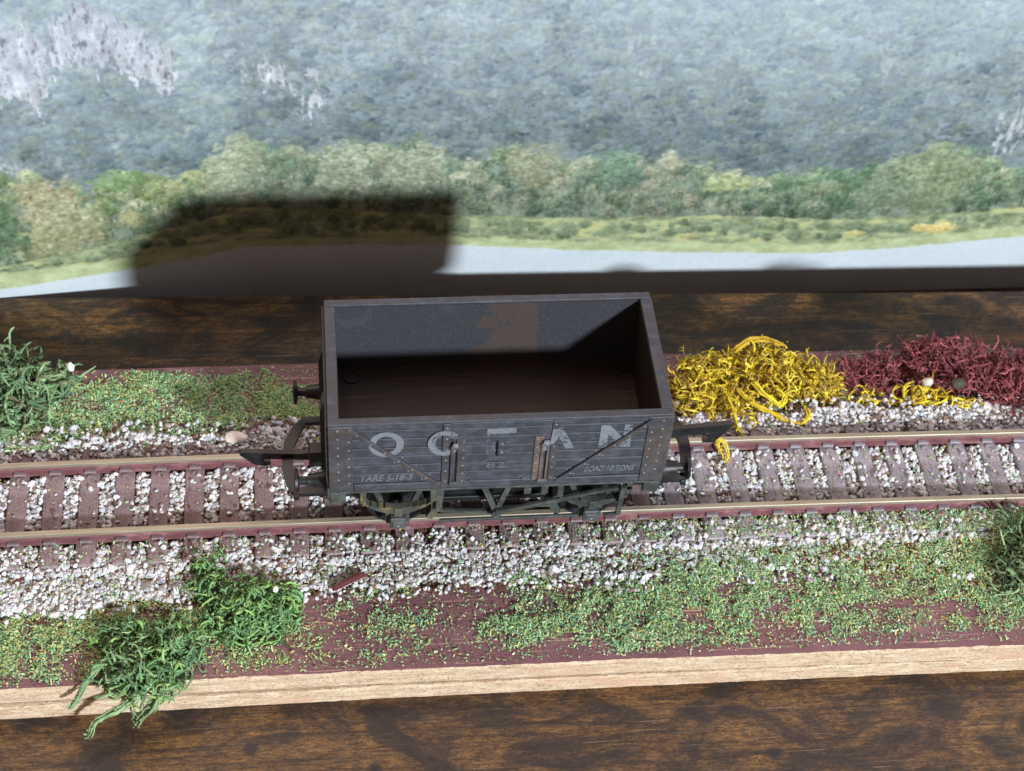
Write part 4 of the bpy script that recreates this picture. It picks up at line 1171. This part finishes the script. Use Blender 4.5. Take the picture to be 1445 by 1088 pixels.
for xc in (-18.6, 19.3):
    m = MB(); m.lathe([(-12.6, 0.7), (12.6, 0.7)], (xc, 0, 5.9), (0, 1, 0), 12); ax = m.build('axle', M['steel'], wag)
    for sg in (-1, 1):
        m = MB()
        m.lathe([(7.3, 1.2), (7.35, 6.9), (7.95, 6.95), (8.1, 5.95), (9.9, 5.85), (9.95, 5.2), (9.3, 4.9), (9.2, 1.6), (9.9, 1.4), (9.95, 0.5)], (xc, 0, 5.9), (0, sg, 0), 40)
        m.build('wheel', M['black'], ax, True)

# couplings: hook bar and flat loop
def coupling(sg, zh, zl, label):
    X = lambda x: sg * x
    m = MB()
    # hook: upright plate
    if sg < 0: pts = [(27, zh + 1.1), (33, zh + 1.2), (38, zh + 0.9), (45.5, zh + 1.6), (48.6, zh + 1.9), (48.9, zh + 1.1), (46.2, zh - 1.9), (44.2, zh - 2.6), (43.0, zh - 2.2), (43.1, zh - 1.5), (44.3, zh - 1.5), (44.2, zh - 0.3), (41, zh - 0.6), (34, zh - 1.2), (27, zh - 1.6)]
    else: pts = [(27, zh + 0.9), (33, zh + 1.0), (44, zh + 2.1), (48.8, zh + 2.6), (48.9, zh + 1.9), (46.4, zh - 2.0), (45.2, zh - 3.0), (43.4, zh - 2.9), (43.3, zh - 2.2), (44.6, zh - 2.0), (44.4, zh + 0.1), (41, zh - 0.5), (34, zh - 1.1), (27, zh - 1.3)]
    m.prism([(X(a), b) for a, b in pts], 'y', -0.55, 0.55)
    c = m.build('coupling_hook', M['black'], wag)
    m = MB()
    yb = 9.0
    pts = [(30.5, yb), (36.2, yb), (38.0, 6.4), (39.2, 3.2), (39.7, 0), (39.6, -3), (39.0, -6.5), (38.2, -yb - 0.1)]
    m.strip([(X(a), b) for a, b in pts], 'z', [1.6, 1.7, 2.1, 2.2, 2.2, 2.2, 2.1, 1.6], zl - 0.45, zl + 0.45)
    m.box(*sorted((X(30.5), X(38.4))), -yb - 0.85, -yb + 0.85, zl - 0.45, zl + 0.45)
    m.box(*sorted((X(37.5), X(38.6))), -yb - 1.2, -yb + 0.6, zl - 1.2, zl + 0.3, 0.1)
    m.box(*sorted((X(26), X(31.0))), -yb - 0.85, yb + 0.85, zl - 0.8, zl + 0.4)
    m.build('coupling_loop', M['black'], wag)
    m = MB(); m.box(*sorted((X(29), X(35.5))), -1.6, 1.6, zh - 2.2, zh + 2.0, 0.3); m.build('coupling_mount', M['black'], wag)
coupling(-1, 10.0, 9.6, ''); coupling(1, 13.0, 9.8, '')
# small feet at the solebar ends
for sx in (-1, 1):
    m = MB(); m.box(*sorted((sx * 28.6, sx * 31.6)), -14.9, -13.9, 13.0, 16.2, 0.15); m.build('step_iron', M['under'], wag)

lichen('lichen_strand', 'short yellow lichen wisp resting on the far rail under the right coupling hook', [], 0, 0.3, 0.6, YELLOW, 19, 0.3, 6, 2, gm,
       extra=[([(46.4, 10.0, 1.6), (45.3, 8.6, 1.2), (44.9, 7.4, 0.6), (45.4, 6.2, -0.8), (46.2, 4.4, -1.9)], 0.45, 0.3, YELLOW[0]), ([(45.2, 8.0, 1.0), (46.6, 7.0, 0.2), (47.2, 5.4, -1.4), (46.6, 4.0, -2)], 0.4, 0.3, YELLOW[2])])
for vl in bpy.data.objects:
    if vl.type == 'MESH' and len(vl.data.materials) == 0: vl.data.materials.append(M['black'])
